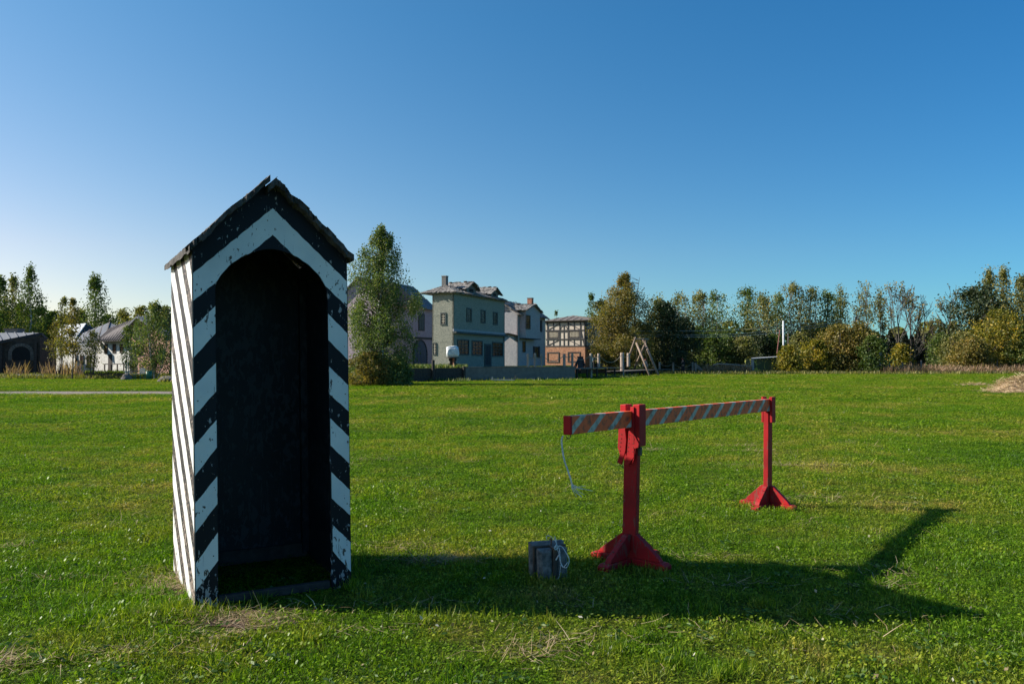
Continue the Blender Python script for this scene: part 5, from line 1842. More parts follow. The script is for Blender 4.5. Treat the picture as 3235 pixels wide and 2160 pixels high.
def grow(name, label, cat, px, top, wpx, Y, kind, m, n_clump=60, n_leaf=45, leaf=None, clump=None, base_z=0.0, start=.2, bark='bark', seed=0,
         group=None, vert=1.0, droop=0.0, limbs=True, stems=1, trunk_r=None, outer=.45, lean=0.0, lump_amp=.3, tonebias=0.0):
    r_ = np.random.default_rng(seed + 1000)
    tp = at(px, top, Y)
    H = tp[2] - base_z
    Rr = wpx / 2 * Y / FPX
    base = np.array([tp[0] - lean, Y, base_z])
    root = thing(name, label, cat, base, group)
    z0 = H * start
    if leaf is None:
        leaf = Y * .0017; n_leaf = int(n_leaf * 2.4)
    clump = clump or max(Rr * .19, .3)
    n_clump = int(n_clump * 1.25)
    # trunk(s)
    mb = MB()
    tr0 = trunk_r or H * .013
    stem_pts = []
    for s in range(stems):
        off = r_.normal(0, .35 * Rr, 2) * (0 if stems == 1 else 1)
        pts = []
        for k in range(7):
            t = k / 6
            w = r_.normal(0, H * .008, 2) * (k > 0)
            pts.append(base + np.array([lean * t + off[0] * t ** .8 + w[0] + (off[0] * .12), off[1] * t ** .8 + w[1], H * t * (.97 if s == 0 else .85)]))
        mb.tube(pts, [tr0 * (1 - .88 * k / 6) for k in range(7)], 7)
        stem_pts.append(pts)
    # clump centres
    h = r_.random(n_clump) ** (1.0 if kind in ('round', 'bush') else 1.25)
    if kind == 'dome':
        h = np.where(r_.random(n_clump) < .88, h ** .9 * .78, .72 + .28 * r_.random(n_clump))
    h[:3] = (1.0, .97, .93)
    ang = r_.random(n_clump) * 2 * math.pi
    rf = outer + (1 - outer) * r_.random(n_clump) ** .6
    rf = np.where(r_.random(n_clump) < .25, r_.random(n_clump) * outer, rf)
    ph = r_.random(8) * 6.28
    lumpn = 1 + lump_amp * (np.sin(ang * 2 + ph[0] + h * 5) * .5 + np.sin(ang * 3 + ph[1] - h * 9) * .35 + np.sin(h * 17 + ph[2] + ang) * .4)
    rad = Rr * profile(kind, h) * rf * lumpn
    cz = z0 + (H - z0) * h
    cen = np.stack([base[0] + lean * (cz / H) + np.cos(ang) * rad, Y + np.sin(ang) * rad, base_z + cz], axis=1)
    mbb = MB()
    if limbs:
        for i in range(n_clump):
            st = stem_pts[i % stems]
            drop_ = rad[i] * r_.uniform(.3, .9)
            tt = np.clip((cz[i] - drop_) / H / .97, .06, .96)
            kk = tt * 6; k0_ = int(min(5, kk)); p = st[k0_] + (st[k0_ + 1] - st[k0_]) * (kk - k0_)
            mid = (p + cen[i]) / 2 + UP * rad[i] * .12
            r0_ = max(tr0 * .32 * (1 - tt * .6), Y * .00022)
            mbb.tube([p, mid, cen[i]], [r0_, r0_ * .6, r0_ * .25], 3, cap=False)
    mb.build('trunk', M[bark], root)
    if mbb.v: mbb.build('branches', M['bark'], root)['kind'] = 'stuff'
    # leaves
    tot = n_clump * n_leaf
    ci = np.repeat(np.arange(n_clump), n_leaf)
    sc = clump * (.6 + .8 * r_.random(n_clump))
    sc = sc * np.where(h > .88, .55, 1.0)
    if kind == 'spruce':
        sc = clump * (1.1 - h)
    off = np.clip(r_.normal(0, 1, (tot, 3)), -1.7, 1.7) * sc[ci][:, None] * .5
    off[:, 2] *= vert
    off[:, 2] -= droop * np.minimum(np.abs(r_.normal(0, 1, tot)), 1.6) * sc[ci]
    c = cen[ci] + off
    c[:, 2] = np.maximum(c[:, 2], base_z + .03 + .2 * r_.random(tot))
    v, f = leaf_quads(c, leaf, r_, droop)
    ctone = r_.random(n_clump)
    tone = np.clip(.55 * ctone[ci] + .45 * r_.random(tot) + tonebias + .15 * r_.normal(0, 1, tot), 0, 1)
    link_mesh('crown', v, f, M[m], root, attr=tone)
    return root


def bare(name, label, cat, px, top, wpx, Y, seed, leafy=0, m='leaf_olive', bark='bark', group=None, base_z=0.0, fork=.3, rmin=None, trunk_r=None):
    r_ = np.random.default_rng(seed)
    tp = at(px, top, Y); H = tp[2] - base_z; base = np.array([tp[0], Y, base_z]); Rr = wpx / 2 * Y / FPX
    root = thing(name, label, cat, base, group)
    mb = MB(); mb2 = MB(); tips = []
    rmin = rmin or Y * .00024
    def br(p, d, L, r, lev):
        n = 3
        pts = [p]; dd = d.copy()
        for k in range(n):
            dd = dd + r_.normal(0, .10, 3) + UP * (.07 if lev > 0 else .0); dd /= np.linalg.norm(dd)
            pts.append(pts[-1] + dd * L / n)
        (mb if lev < 2 else mb2).tube(pts, [max(rmin, r * (1 - .4 * k / n)) for k in range(n + 1)], 5 if lev < 2 else 3, cap=False)
        if lev >= 5 or L < H * .03:
            tips.append(pts[-1]); return
        m_ = 3 if lev < 4 else 2
        for k in range(m_):
            ax = r_.normal(0, 1, 3); ax -= dd * np.dot(ax, dd); ax /= np.linalg.norm(ax)
            a = r_.uniform(.25, .75)
            nd = dd * math.cos(a) + ax * math.sin(a)
            nd[2] = abs(nd[2]) * .9 + .12
            nd /= np.linalg.norm(nd)
            j = r_.integers(1, n + 1)
            br(pts[j] if k else pts[-1], nd if k else (dd + ax * .12) / np.linalg.norm(dd + ax * .12), L * r_.uniform(.62, .82), r * (.55 if k else .66), lev + 1)
    br(base, UP + r_.normal(0, .03, 3) * np.array([1, 1, 0]), H * fork, trunk_r or H * .016, 0)
    # scale the crown to the surveyed size
    n1_ = len(mb.v); mb2f = mb2.f
    vv = np.array(mb.v + mb2.v)
    hz = vv[:, 2].max() - base_z; s = H / hz
    wx = np.percentile(np.abs(vv[:, 0] - base[0]), 98)
    sx_ = Rr / wx
    k = np.clip((vv[:, 2] - base_z) / (H * fork), 0, 1)
    sxx = 1 + (sx_ - 1) * k
    vv[:, 0] = base[0] + (vv[:, 0] - base[0]) * sxx; vv[:, 1] = Y + (vv[:, 1] - Y) * sxx; vv[:, 2] = base_z + (vv[:, 2] - base_z) * s
    link_mesh('trunk', vv[:n1_], mb.f, M[bark], root)
    link_mesh('branches', vv[n1_:], mb2f, M['bark'], root)['kind'] = 'stuff'
    if leafy:
        tp_ = np.array(tips); tp_[:, 0] = base[0] + (tp_[:, 0] - base[0]) * sx_; tp_[:, 1] = Y + (tp_[:, 1] - Y) * sx_; tp_[:, 2] = base_z + (tp_[:, 2] - base_z) * s
        idx = r_.integers(0, len(tp_), leafy)
        c = tp_[idx] + r_.normal(0, H * .018, (leafy, 3)) - UP * np.abs(r_.normal(0, H * .02, leafy))[:, None]
        v, f = leaf_quads(c, Y * .0021, r_)
        link_mesh('crown', v, f, M[m], root, attr=np.clip(r_.normal(.5, .25, leafy), 0, 1))
    return root


# big weeping birch right of the sentry box
grow('birch_tree', 'large weeping birch with dense hanging foliage right of the sentry box', 'tree', 1205, 722, 215, 50.0, 'birch', 'leaf_birch', 270, 150, .088, .42,
     start=.02, bark='birch_bark', seed=5, vert=1.5, droop=.9, outer=.5, lump_amp=.55, trunk_r=.16)
grow('bush', 'low yellowing bush at the foot of the weeping birch', 'bush', 1165, 1118, 150, 48.0, 'bush', 'leaf_autumn', 60, 130, .08, .32, start=.05, seed=6, outer=.3, tonebias=.0)
grow('bush', 'small dark green bush between the birch and the plank wall', 'bush', 1262, 1130, 90, 49.0, 'bush', 'leaf_birch', 36, 120, .08, .26, start=.05, seed=7, outer=.3)
# left side
grow('birch_tree', 'young leafy birch beside the bench left of the sentry box', 'tree', 492, 958, 150, 66.0, 'birch', 'leaf_birch', 120, 75, .11, .5, start=.14, bark='birch_bark', seed=11, vert=1.3, droop=.5, stems=4, trunk_r=.05, outer=.25, lump_amp=.35, tonebias=.08)
grow('sapling', 'small birch sapling between bench birch and the white cottage wall', 'tree', 404, 1030, 66, 67.0, 'birch', 'leaf_birch', 36, 45, .11, .4, start=.25, bark='birch_bark', seed=12, vert=1.2, droop=.4, stems=3, trunk_r=.04, outer=.2)
grow('sapling', 'thin sapling with autumn tinted leaves before the barn', 'tree', 231, 948, 80, 66.0, 'spiky', 'leaf_autumn', 60, 34, .12, .45, start=.32, seed=13, stems=1, trunk_r=.06, outer=.2, lump_amp=.4)
grow('sapling', 'sparse sapling left of the barn roof', 'tree', 203, 940, 70, 67.0, 'spiky', 'leaf_olive', 46, 30, .12, .45, start=.3, seed=14, stems=2, trunk_r=.05, outer=.2, lump_amp=.4)
grow('sapling', 'spreading small tree with loose leaves at the tavern corner', 'tree', 185, 1020, 62, 70.0, 'round', 'leaf_autumn', 36, 36, .12, .5, start=.35, seed=15, stems=3, trunk_r=.05, outer=.2)
grow('sapling', 'loose leaved sapling before the shaded white wall', 'tree', 290, 1050, 62, 67.0, 'round', 'leaf_olive', 34, 34, .12, .5, start=.2, seed=16, stems=3, trunk_r=.05, outer=.2)
grow('birch_tree', 'tall sparse birch above the tavern chimney', 'tree', 42, 874, 62, 108, 'birch', 'leaf_olive', 60, 40, .22, 1.0, start=.25, bark='birch_bark', seed=17, vert=1.6, droop=.6, lump_amp=.4)
grow('birch_tree', 'tall slender birch with drooping side branches above the tavern', 'tree', 96, 850, 78, 106, 'birch', 'leaf_green', 80, 60, .2, .9, start=.1, bark='birch_bark', seed=18, vert=1.9, droop=.9, lump_amp=.45)
grow('birch_tree', 'dark tree at the left picture edge behind the tavern', 'tree', 0, 880, 70, 104, 'birch', 'leaf_green', 70, 55, .22, 1.1, start=.1, seed=19, vert=1.5, droop=.6)
grow('birch_tree', 'pyramid shaped birch behind the barn roof', 'tree', 303, 874, 108, 108, 'birch', 'leaf_green', 110, 60, .2, 1.0, start=.05, bark='birch_bark', seed=20, vert=1.6, droop=.7, lump_amp=.35)
back_left = [(15, 985, 80, 'leaf_dark'), (55, 965, 80, 'leaf_green'), (95, 985, 70, 'leaf_olive'), (130, 975, 60, 'leaf_green'), (165, 990, 80, 'leaf_green'), (215, 1000, 60, 'leaf_dark'), (255, 985, 70, 'leaf_olive'),
             (345, 1000, 90, 'leaf_green'), (395, 985, 80, 'leaf_olive'), (440, 975, 90, 'leaf_olive'), (520, 975, 90, 'leaf_olive'), (580, 985, 90, 'leaf_green')]
left_words = ['dark bushy tree at the left picture edge', 'mid green bushy tree right above the tavern roof ridge', 'olive tree below the slender birch', 'bushy green tree left of the round one', 'round bushy green tree right above the tavern gable',
              'dark tree behind the two saplings', 'olive tree behind the barn gable', 'green tree above the long grey shed roof', 'olive feathery tree above the ribbed roof', 'olive tree behind the salmon gable', 'olive tree behind the leafy bench birch', 'green tree hidden behind the sentry box edge']
for i, ((px, top, w, m), lb) in enumerate(zip(back_left, left_words)):
    grow('tree', lb, 'tree', px, top, w, 112 + (i % 3) * 4, 'round' if i % 2 else 'bush', m, 60, 55, .26, 1.1, start=.05, seed=40 + i, outer=.35, group='background trees on the left')
# behind half-timbered house and autumn tree
grow('tree', 'slender green tree rising behind the timbered house roof', 'tree', 1868, 930, 50, 126, 'spiky', 'leaf_green', 50, 40, .2, .8, start=.2, seed=60, lump_amp=.4)
grow('tree', 'small thin tree behind the left end of the timbered house roof', 'tree', 1757, 985, 30, 126, 'spiky', 'leaf_green', 22, 30, .2, .5, start=.3, seed=61)
grow('tree', 'olive rounded tree between slender green tree and autumn tree', 'tree', 1902, 952, 80, 126, 'round', 'leaf_olive', 60, 60, .24, 1.0, start=.1, seed=62)
grow('autumn_tree', 'broad tree with bronze autumn leaves and bare upright tips by the swing', 'tree', 1975, 868, 212, 93.0, 'dome', 'leaf_autumn', 210, 110, .15, .9, start=.12, seed=63, stems=4, trunk_r=.14, outer=.3, lump_amp=.38)
grow('autumn_tree', 'lower lobe of bronze foliage before the right side of the timbered house', 'tree', 1925, 985, 115, 92.0, 'round', 'leaf_autumn', 60, 90, .14, .8, start=.12, seed=64, outer=.3, stems=2, trunk_r=.1) 
grow('tree', 'dense very dark tree behind the swing frame', 'tree', 2095, 965, 150, 96, 'bush', 'leaf_dark', 130, 80, .2, 1.0, start=.03, seed=65, outer=.4)
grow('tree', 'second dark tree right of the swing frame', 'tree', 2160, 1010, 110, 99, 'bush', 'leaf_dark', 80, 70, .2, 1.0, start=.03, seed=66, outer=.4)
# the birch row and mixed trees to the right: px, top, width, depth, kind, mat, label
row = [
    (2085, 940, 90, 118, 'round', 'leaf_olive', 'bark', 'olive tree showing right above the autumn tree shoulder', .15),
    (2145, 935, 95, 116, 'round', 'leaf_olive', 'birch_bark', 'birch with round olive crown above the dark tree', .3),
    (2210, 928, 80, 118, 'round', 'leaf_olive', 'birch_bark', 'birch with pale trunk, first right of the dark tree', .35),
    (2262, 926, 95, 115, 'round', 'leaf_birch', 'birch_bark', 'leafy birch left of the wide gap of sky', .3),
    (2362, 914, 75, 116, 'round', 'leaf_green', 'bark', 'green topped tree right of the wide gap of sky', .35),
    (2410, 935, 90, 112, 'round', 'leaf_olive', 'birch_bark', 'birch with forked white trunks above the camouflage shed', .4),
    (2455, 935, 70, 118, 'round', 'leaf_birch', 'birch_bark', 'birch directly left of the white pole', .35),
    (2503, 900, 85, 118, 'round', 'leaf_olive', 'birch_bark', 'tallest birch just right of the white pole', .3),
    (2560, 912, 75, 118, 'round', 'leaf_olive', 'birch_bark', 'olive birch above the yellow bush', .3),
    (2612, 925, 80, 118, 'round', 'leaf_green', 'bark', 'green round tree left of the electricity pole', .25),
    (2655, 905, 70, 120, 'spiky', 'leaf_olive', 'bark', 'thin topped olive tree nearest the electricity pole', .3),
]
for i, (px, top, w, Y, kd, m, bk, lb, st) in enumerate(row):
    grow('birch_tree' if bk == 'birch_bark' else 'tree', lb, 'tree', px, top, w, Y, kd, m, 62, 42, .22, 1.15, start=st, bark=bk, seed=80 + i, vert=1.3, droop=.5, outer=.35, lump_amp=.4, stems=2 if bk == 'birch_bark' else 1, trunk_r=.16,
         group='trees lining the far edge of the field')
bare('birch_tree', 'sparse birch with white lower trunk right of the electricity pole', 'tree', 2742, 890, 90, 115, 301, 900, 'leaf_olive', 'birch_bark')
bare('birch_tree', 'second sparse birch, slimmer, next to the white trunked one', 'tree', 2776, 900, 60, 117, 302, 700, 'leaf_olive', 'birch_bark')
bare('bare_tree', 'tall brown nearly bare tree left of the leafless pair', 'tree', 2836, 890, 90, 112, 303, 900, 'leaf_autumn')
bare('bare_tree', 'wide leafless tree with spreading limbs before the open sky', 'tree', 2874, 902, 130, 112, 304, 0)
bare('bare_tree', 'leafless tree leaning against the dark green maple', 'tree', 2995, 903, 140, 115, 305, 260, 'leaf_autumn')
grow('tree', 'dark green spreading tree at the right of the leafless trees', 'tree', 3085, 912, 170, 108, 'round', 'leaf_dark', 120, 60, .26, 1.5, start=.22, seed=101, outer=.4, tonebias=.25)
grow('tree', 'tall feathery tree with two tops behind dark green tree', 'tree', 3125, 858, 80, 116, 'spiky', 'leaf_olive', 70, 60, .24, 1.2, start=.2, seed=102, vert=1.5, droop=.6)
grow('tree', 'tallest feathery tree near the right picture edge', 'tree', 3170, 851, 75, 114, 'spiky', 'leaf_olive', 70, 60, .24, 1.2, start=.2, seed=103, vert=1.5, droop=.6)
grow('tree', 'hanging olive tree at the right picture edge', 'tree', 3228, 875, 80, 112, 'birch', 'leaf_olive', 80, 60, .24, 1.3, start=.1, seed=104, vert=1.6, droop=.8)
grow('tree', 'olive tree just outside the right picture edge', 'tree', 3290, 890, 100, 112, 'round', 'leaf_olive', 60, 50, .26, 1.4, start=.1, seed=105)
bushes = [
    (2205, 1040, 90, 104, 'leaf_green', 'green bush below the first birch right of the dark tree'), (2255, 1060, 90, 103, 'leaf_green', 'green bush below the leafy birch'), (2300, 1045, 90, 105, 'leaf_green', 'green bush filling the foot of the sky gap'),
    (2350, 1070, 80, 103, 'leaf_olive', 'olive bush left of the camouflage shed'), (2400, 1050, 90, 108, 'leaf_dark', 'dark bush behind the camouflage shed'), (2440, 1060, 80, 109, 'leaf_green', 'green bush behind the white pole'),
    (2492, 1100, 62, 95, 'leaf_yellow', 'small yellow green bush at the right end of the camouflage shed'), (2525, 1060, 80, 106, 'leaf_olive', 'olive bush between the small and the large yellow bushes'),
    (2580, 1082, 90, 96, 'leaf_yellow', 'bright yellow bush left of the large olive bush'), (2650, 1035, 130, 97, 'leaf_autumn', 'large olive bronze bush below the electricity pole'), (2712, 1030, 120, 97, 'leaf_autumn', 'tall yellowish bush under the electricity pole crossarms'),
    (2755, 1070, 100, 94, 'leaf_green', 'green bush left of the dry grass strip'), (2845, 1095, 55, 102, 'leaf_yellow', 'little yellow bush at the feet of the leafless trees'), (2975, 1060, 90, 104, 'leaf_green', 'green bush right of the spruces'),
    (3030, 1060, 110, 101, 'leaf_olive', 'olive shrub left of the great yellow bush'), (3065, 1075, 110, 97, 'leaf_autumn', 'bronze shrub at the lower left of the great yellow bush'), (3150, 988, 200, 99, 'leaf_yellow', 'great yellow green bush at the right picture edge'),
    (3240, 1040, 110, 97, 'leaf_green', 'green bush cut by the right picture edge')]
for i, (px, top, w, Y, m, lb) in enumerate(bushes):
    big = w > 100
    grow('bush', lb, 'bush', px, top, w, Y, 'bush', m, 110 if big else 60, 75, .2, 1.0 if big else .75, start=.03, seed=130 + i, outer=.4, stems=3, trunk_r=.06, lump_amp=.3, group='bushes along the field edge')
spr = [(2790, 1062), (2812, 1045), (2835, 1058), (2858, 1048), (2880, 1062), (2900, 1044), (2925, 1056), (2940, 1046), (2962, 1060)]
for i, (px, top) in enumerate(spr):
    grow('spruce_tree', ['spruce at the left end of the far row, next to the slim birch', 'pointed spruce, second from the left of the far row', 'low brownish spruce just left of the brown bare tree trunk', 'pointed spruce behind the brown bare tree trunk', 'low brownish spruce between the trunks of the two bare trees', 'tallest spruce directly behind the wide leafless tree', 'low spruce just right of the wide leafless tree trunk', 'pointed spruce above the tallest fence post', 'spruce at the right end of the far row'][i], 'tree', px, top, 44, 128 + (i % 3) * 5, 'spruce', 'leaf_spruce', 90, 40, .32, 1.3,
         start=.02, seed=160 + i, outer=.3, limbs=False, lump_amp=.15, group='spruces behind the leafless trees')

# distant wood closing the view all round
def wood():
    r_ = np.random.default_rng(77)
    cs, tn = [], []
    mb = MB()
    for i in range(230):
        a = r_.uniform(-1.25, 1.25)
        d = r_.uniform(150, 185)
        x, y = math.sin(a) * d, math.cos(a) * d
        h = r_.uniform(6.5, 9.5); w = r_.uniform(2.2, 4.2)
        n = 420
        hh = r_.random(n); rr_ = w * np.sqrt(np.clip(1 - (hh * 1.0) ** 2, .02, 1)) * r_.uniform(.4, 1, n)
        an = r_.random(n) * 6.28
        cs.append(np.stack([x + np.cos(an) * rr_, y + np.sin(an) * rr_, .2 + hh * h], axis=1)); tn.append(np.clip(r_.normal(.45, .2, n) + r_.normal(0, .15), 0, 1))
    c = np.concatenate(cs); t = np.concatenate(tn)
    v, f = leaf_quads(c, .75, r_)
    o = link_mesh('distant_wood', v, f, M['leaf_olive'], None, attr=t)
    o['kind'] = 'stuff'
wood()

# ================================================================== TALL DRY GRASS, STRAW
def blades(name, spots, m, seed, hmin, hmax, w, spread=.35, kind='stuff', z0=0.0, flat=False):
    """spots: array (n,3) of roots"""
    r_ = np.random.default_rng(seed)
    n = len(spots)
    h = r_.uniform(hmin, hmax, n)
    d = r_.normal(0, spread, (n, 3)); d[:, 2] = 1 if not flat else r_.uniform(0, .35, n)
    d /= np.linalg.norm(d, axis=1)[:, None]
    a = r_.random(n) * 6.28
    s = np.stack([np.cos(a), np.sin(a), np.zeros(n)], axis=1) * (w * r_.uniform(.6, 1.3, n))[:, None]
    mid = spots + d * (h * .55)[:, None]
    d2 = d + r_.normal(0, .25, (n, 3)); tip = mid + d2 * (h * .45)[:, None]
    v = np.stack([spots - s, spots + s, mid + s * .8, mid - s * .8, tip + s * .35, tip - s * .35], axis=1).reshape(-1, 3)
    b = np.arange(n) * 6
    f = np.concatenate([np.stack([b, b + 1, b + 2, b + 3], 1), np.stack([b + 3, b + 2, b + 4, b + 5], 1)])
    t = r_.random(n); t = np.concatenate([t, t])
    o = link_mesh(name, v, f, m, None, attr=t)
    if kind: o['kind'] = kind
    return o


def band(x0, x1, Y0, Y1, n, seed, z=0.0):
    r_ = np.random.default_rng(seed)
    y = r_.uniform(Y0, Y1, n); px = r_.uniform(x0, x1, n)
    dens = .5 + .5 * np.sin(px * .021 + seed) * np.sin(px * .057)
    px = px + dens * 6
    return np.stack([(px - 1617.5) / FPX * y, y, np.full(n, z)], axis=1)


blades('tall_dry_grass', np.concatenate([band(2775, 3300, 92, 99, 8500, 1), band(2225, 2365, 93, 98, 3000, 2)]), M['tallgrass'], 4, .25, 1.15, .035, .38)
blades('tall_dry_grass', np.concatenate([band(15, 90, 71, 74, 80, 5), band(125, 172, 71, 74, 50, 6), band(180, 260, 69, 74, 200, 7)]), M['tallgrass'], 8, .5, 1.6, .04, .16)
blades('rough_grass', np.concatenate([band(-60, 620, 66, 76, 8000, 9), band(505, 560, 56, 66, 700, 10), band(2060, 2480, 88, 97, 6000, 12), band(2480, 3300, 90, 95, 5000, 13)]), M['leaf_olive'], 14, .12, .45, .05, .4)
blades('bank_grass', np.concatenate([band(1285, 1470, 60.2, 64, 2600, 15, TZ - .02), band(1470, 1840, 59.5, 61, 200, 16, 0), band(1290, 1480, 57.5, 59.5, 900, 17), band(1850, 2010, 70, 76, 900, 18)]), M['leaf_birch'], 19, .10, .32, .03, .4)
blades('flower_leaves', band(265, 385, 68.2, 69, 900, 22, .35), M['leaf_green'], 23, .12, .4, .06, .5)

# straw heap on the right
def heap(name, label, cx_, cy2, rx, ry, hz, seed, n):
    r_ = np.random.default_rng(seed)
    nu, nv = 40, 14
    v, f = [], []
    from mathutils import noise
    for j in range(nv + 1):
        q = j / nv
        for i in range(nu):
            a = 2 * math.pi * i / nu
            k = 1 + .22 * noise.noise(Vector((math.cos(a) * 1.5, math.sin(a) * 1.5, seed)))
            x, y = cx_ + math.cos(a) * rx * q * k, cy2 + math.sin(a) * ry * q * k
            z = hz * (math.cos(q * math.pi) * .5 + .5) * (1 + .35 * noise.noise(Vector((x * .9, y * .9, seed)))) + .02 * noise.noise(Vector((x * 5, y * 5, 0)))
            v.append((x, y, z - .01 * q))
    for j in range(nv):
        for i in range(nu):
            f.append((j * nu + i, (j + 1) * nu + i, (j + 1) * nu + (i + 1) % nu, j * nu + (i + 1) % nu))
    v = np.array(v)
    root = thing(name, label, 'straw heap', (cx_, cy2, 0))
    link_mesh('mound', v, f, M['straw_mound'], root, True)
    idx = r_.integers(0, len(v), n)
    sp_ = v[idx] + r_.normal(0, .05, (n, 3)) * np.array([3, 3, .6]) + UP * .02
    h = r_.uniform(.12, .4, n); d = r_.normal(0, 1, (n, 3)); d[:, 2] *= .25; d /= np.linalg.norm(d, axis=1)[:, None]
    s = np.cross(d, r_.normal(0, 1, (n, 3))); s /= np.linalg.norm(s, axis=1)[:, None]; s *= .008
    vv = np.stack([sp_ - s, sp_ + s, sp_ + d * h[:, None] + s, sp_ + d * h[:, None] - s], 1).reshape(-1, 3)
    o = link_mesh('straw', vv, np.arange(n * 4).reshape(n, 4), M['straw'], root, attr=r_.random(n)); o['kind'] = 'stuff'
M['straw_mound'] = simple('straw_mound', (.24, .15, .085), (.5, .36, .22), 5, 1, 30, 1, .05, (1, 1, 4))
hp = G(3235, 1240)
heap('straw_heap', 'large heap of pale straw at the right picture edge', hp[0] + .5, hp[1] + .6, 2.0, 1.4, .80, 1, 4000)
hp2 = G(3085, 1218)
heap('straw_heap', 'thin low swath of straw lying left of the large heap', hp2[0], hp2[1], 1.2, .22, .08, 2, 400)
hp3 = G(3170, 1224)
heap('straw_heap', 'middle straw ridge joining the low swath to the heap', hp3[0] + .2, hp3[1] + .3, .8, .35, .25, 3, 500)

# ================================================================== LAWN
lib = bpy.data.collections.new("lawn_tiles")
NT = 8


def tile_mesh(idx, n, size, hlo, hhi, w, clover=60):
    r_ = np.random.default_rng(500 + idx)
    xy = (r_.random((n, 2)) - .5) * size * 1.15
    h = r_.uniform(hlo, hhi, n) * (1 + .8 * (r_.random(n) < .06))
    d = r_.normal(0, .55, (n, 2))
    root = np.concatenate([xy, np.full((n, 1), -.004)], 1)
    dd = np.concatenate([d, np.ones((n, 1))], 1); dd /= np.linalg.norm(dd, axis=1)[:, None]
    mid = root + dd * (h * .55)[:, None]
    d2 = dd + np.concatenate([d * .9, -np.abs(r_.normal(0, .5, (n, 1)))], 1)
    tip = mid + d2 * (h * .5)[:, None]; tip[:, 2] = np.maximum(tip[:, 2], .003)
    a = r_.random(n) * 6.28
    s = np.stack([np.cos(a), np.sin(a), np.zeros(n)], 1) * (w * r_.uniform(.6, 1.3, n) / 2)[:, None]
    v = np.stack([root - s, root + s, mid + s * .8, mid - s * .8, tip], 1).reshape(-1, 3)
    b = np.arange(n) * 5
    faces = [tuple(q) for q in np.stack([b, b + 1, b + 2, b + 3], 1)] + [tuple(q) for q in np.stack([b + 3, b + 2, b + 4], 1)]
    t = r_.random(n) ** .9
    tone = list(t) + list(t)
    verts = [tuple(p) for p in v]
    for k in range(clover):      # broad clover and weed leaves
        cx_, cy2 = (r_.random(2) - .5) * size
        R0_ = r_.uniform(.004, .009); zz = r_.uniform(.018, .045)
        tl = r_.normal(0, .35, 2)
        base_ = len(verts)
        m6 = 5
        for q in range(m6):
            an = 6.283 * q / m6
            x, y = math.cos(an) * R0_, math.sin(an) * R0_
            verts.append((cx_ + x, cy2 + y, zz + x * tl[0] + y * tl[1]))
        faces.append(tuple(range(base_, base_ + m6)))
        tone.append(r_.uniform(.45, .92))
    me = bpy.data.meshes.new("lawn_tile")
    me.from_pydata(verts, [], faces); me.update()
    at_ = me.attributes.new("tone", 'FLOAT', 'FACE')
    at_.data.foreach_set("value", np.array(tone, dtype=np.float32))
    me.materials.append(M['blade'])
    o = bpy.data.objects.new("lawn_tile", me)
    lib.objects.link(o)
    return o


for i in range(NT):
    tile_mesh(i, 2100, .4, .014, .042, .0038, 210)


def scatter():
    r_ = np.random.default_rng(9)
    P, S, Rz, I = [], [], [], []
    def zone(y0, y1, step, sxy, sz, lim=.70):
        y = y0
        while y < y1:
            hw = y * lim + .6
            xs = np.arange(-hw, hw, step)
            for x in xs:
                px_, py_ = x + r_.uniform(-.1, .1) * step, y + r_.uniform(-.1, .1) * step
                # bare places
                bare_ = False
                for (sx0, sy0, ra_, rb2) in SOIL_W:
                    if ((px_ - sx0) / (ra_ * .8 + .05)) ** 2 + ((py_ - sy0) / (rb2 * .8 + .05)) ** 2 < 1 and r_.random() < .75: bare_ = True
                if bare_: continue
                if px_ < -9.5 and abs(py_ - (36.6 + (px_ + 60) / 50.5)) < (1.6 if px_ < -22 else 1.6 * (1 - .75 * max(0, (px_ + 22) / 12.5) ** 2)) + sxy * .08: continue
                rel = np.array([px_, py_, 0]) - O
                tb_, ub_ = np.dot(rel, ex), np.dot(rel, ey)
                P.append((px_, py_, 0))
                k = 1 + .35 * math.sin(px_ * 1.7 + 1) * math.sin(py_ * 1.3) + r_.normal(0, .22)
                # longer tufts by the sentry box
                if sxy < 1.2:
                    if -.6 < tb_ < -.05 and -.55 < ub_ < .25: k *= 1.2
                    if -.05 < tb_ < FW + .1 and -.45 < ub_ < 1: k = min(k, 1) * .45
                S.append((sxy, sxy, sz * max(.5, k)))
                Rz.append((0, 0, r_.integers(0, 4) * math.pi / 2 + r_.uniform(-.3, .3)))
                I.append(r_.integers(0, NT))
            y += step
    zone(3.1, 8.4, .36, 1.0, 1.0)
    zone(8.4, 16, .56, 1.6, 1.15)
    zone(16, 30, 1.05, 3.0, 1.35)
    zone(30, 62, 2.3, 6.5, 1.8, .68)
    zone(62, 92, 4.0, 11, 2.2, .68)
    return np.array(P), np.array(S), np.array(Rz), np.array(I)


SOIL_W = [(*G(px, py)[:2], a, b_) for (px, py, a, b_) in SOIL]
P, S, Rz, I = scatter()
me = bpy.data.meshes.new("grass")
me.from_pydata([tuple(p) for p in P], [], [])
for nm, arr, ty in (("gscale", S, 'FLOAT_VECTOR'), ("grot", Rz, 'FLOAT_VECTOR')):
    a = me.attributes.new(nm, ty, 'POINT'); a.data.foreach_set("vector", arr.astype(np.float32).ravel())
a = me.attributes.new("gidx", 'INT', 'POINT'); a.data.foreach_set("value", I.astype(np.int32))
go = bpy.data.objects.new("grass", me); C.objects.link(go)
go['kind'] = 'stuff'
ng = bpy.data.node_groups.new("grass_scatter", 'GeometryNodeTree')
ng.interface.new_socket("Geometry", in_out='INPUT', socket_type='NodeSocketGeometry')
ng.interface.new_socket("Geometry", in_out='OUTPUT', socket_type='NodeSocketGeometry')
gi = ng.nodes.new("NodeGroupInput"); gout = ng.nodes.new("NodeGroupOutput")
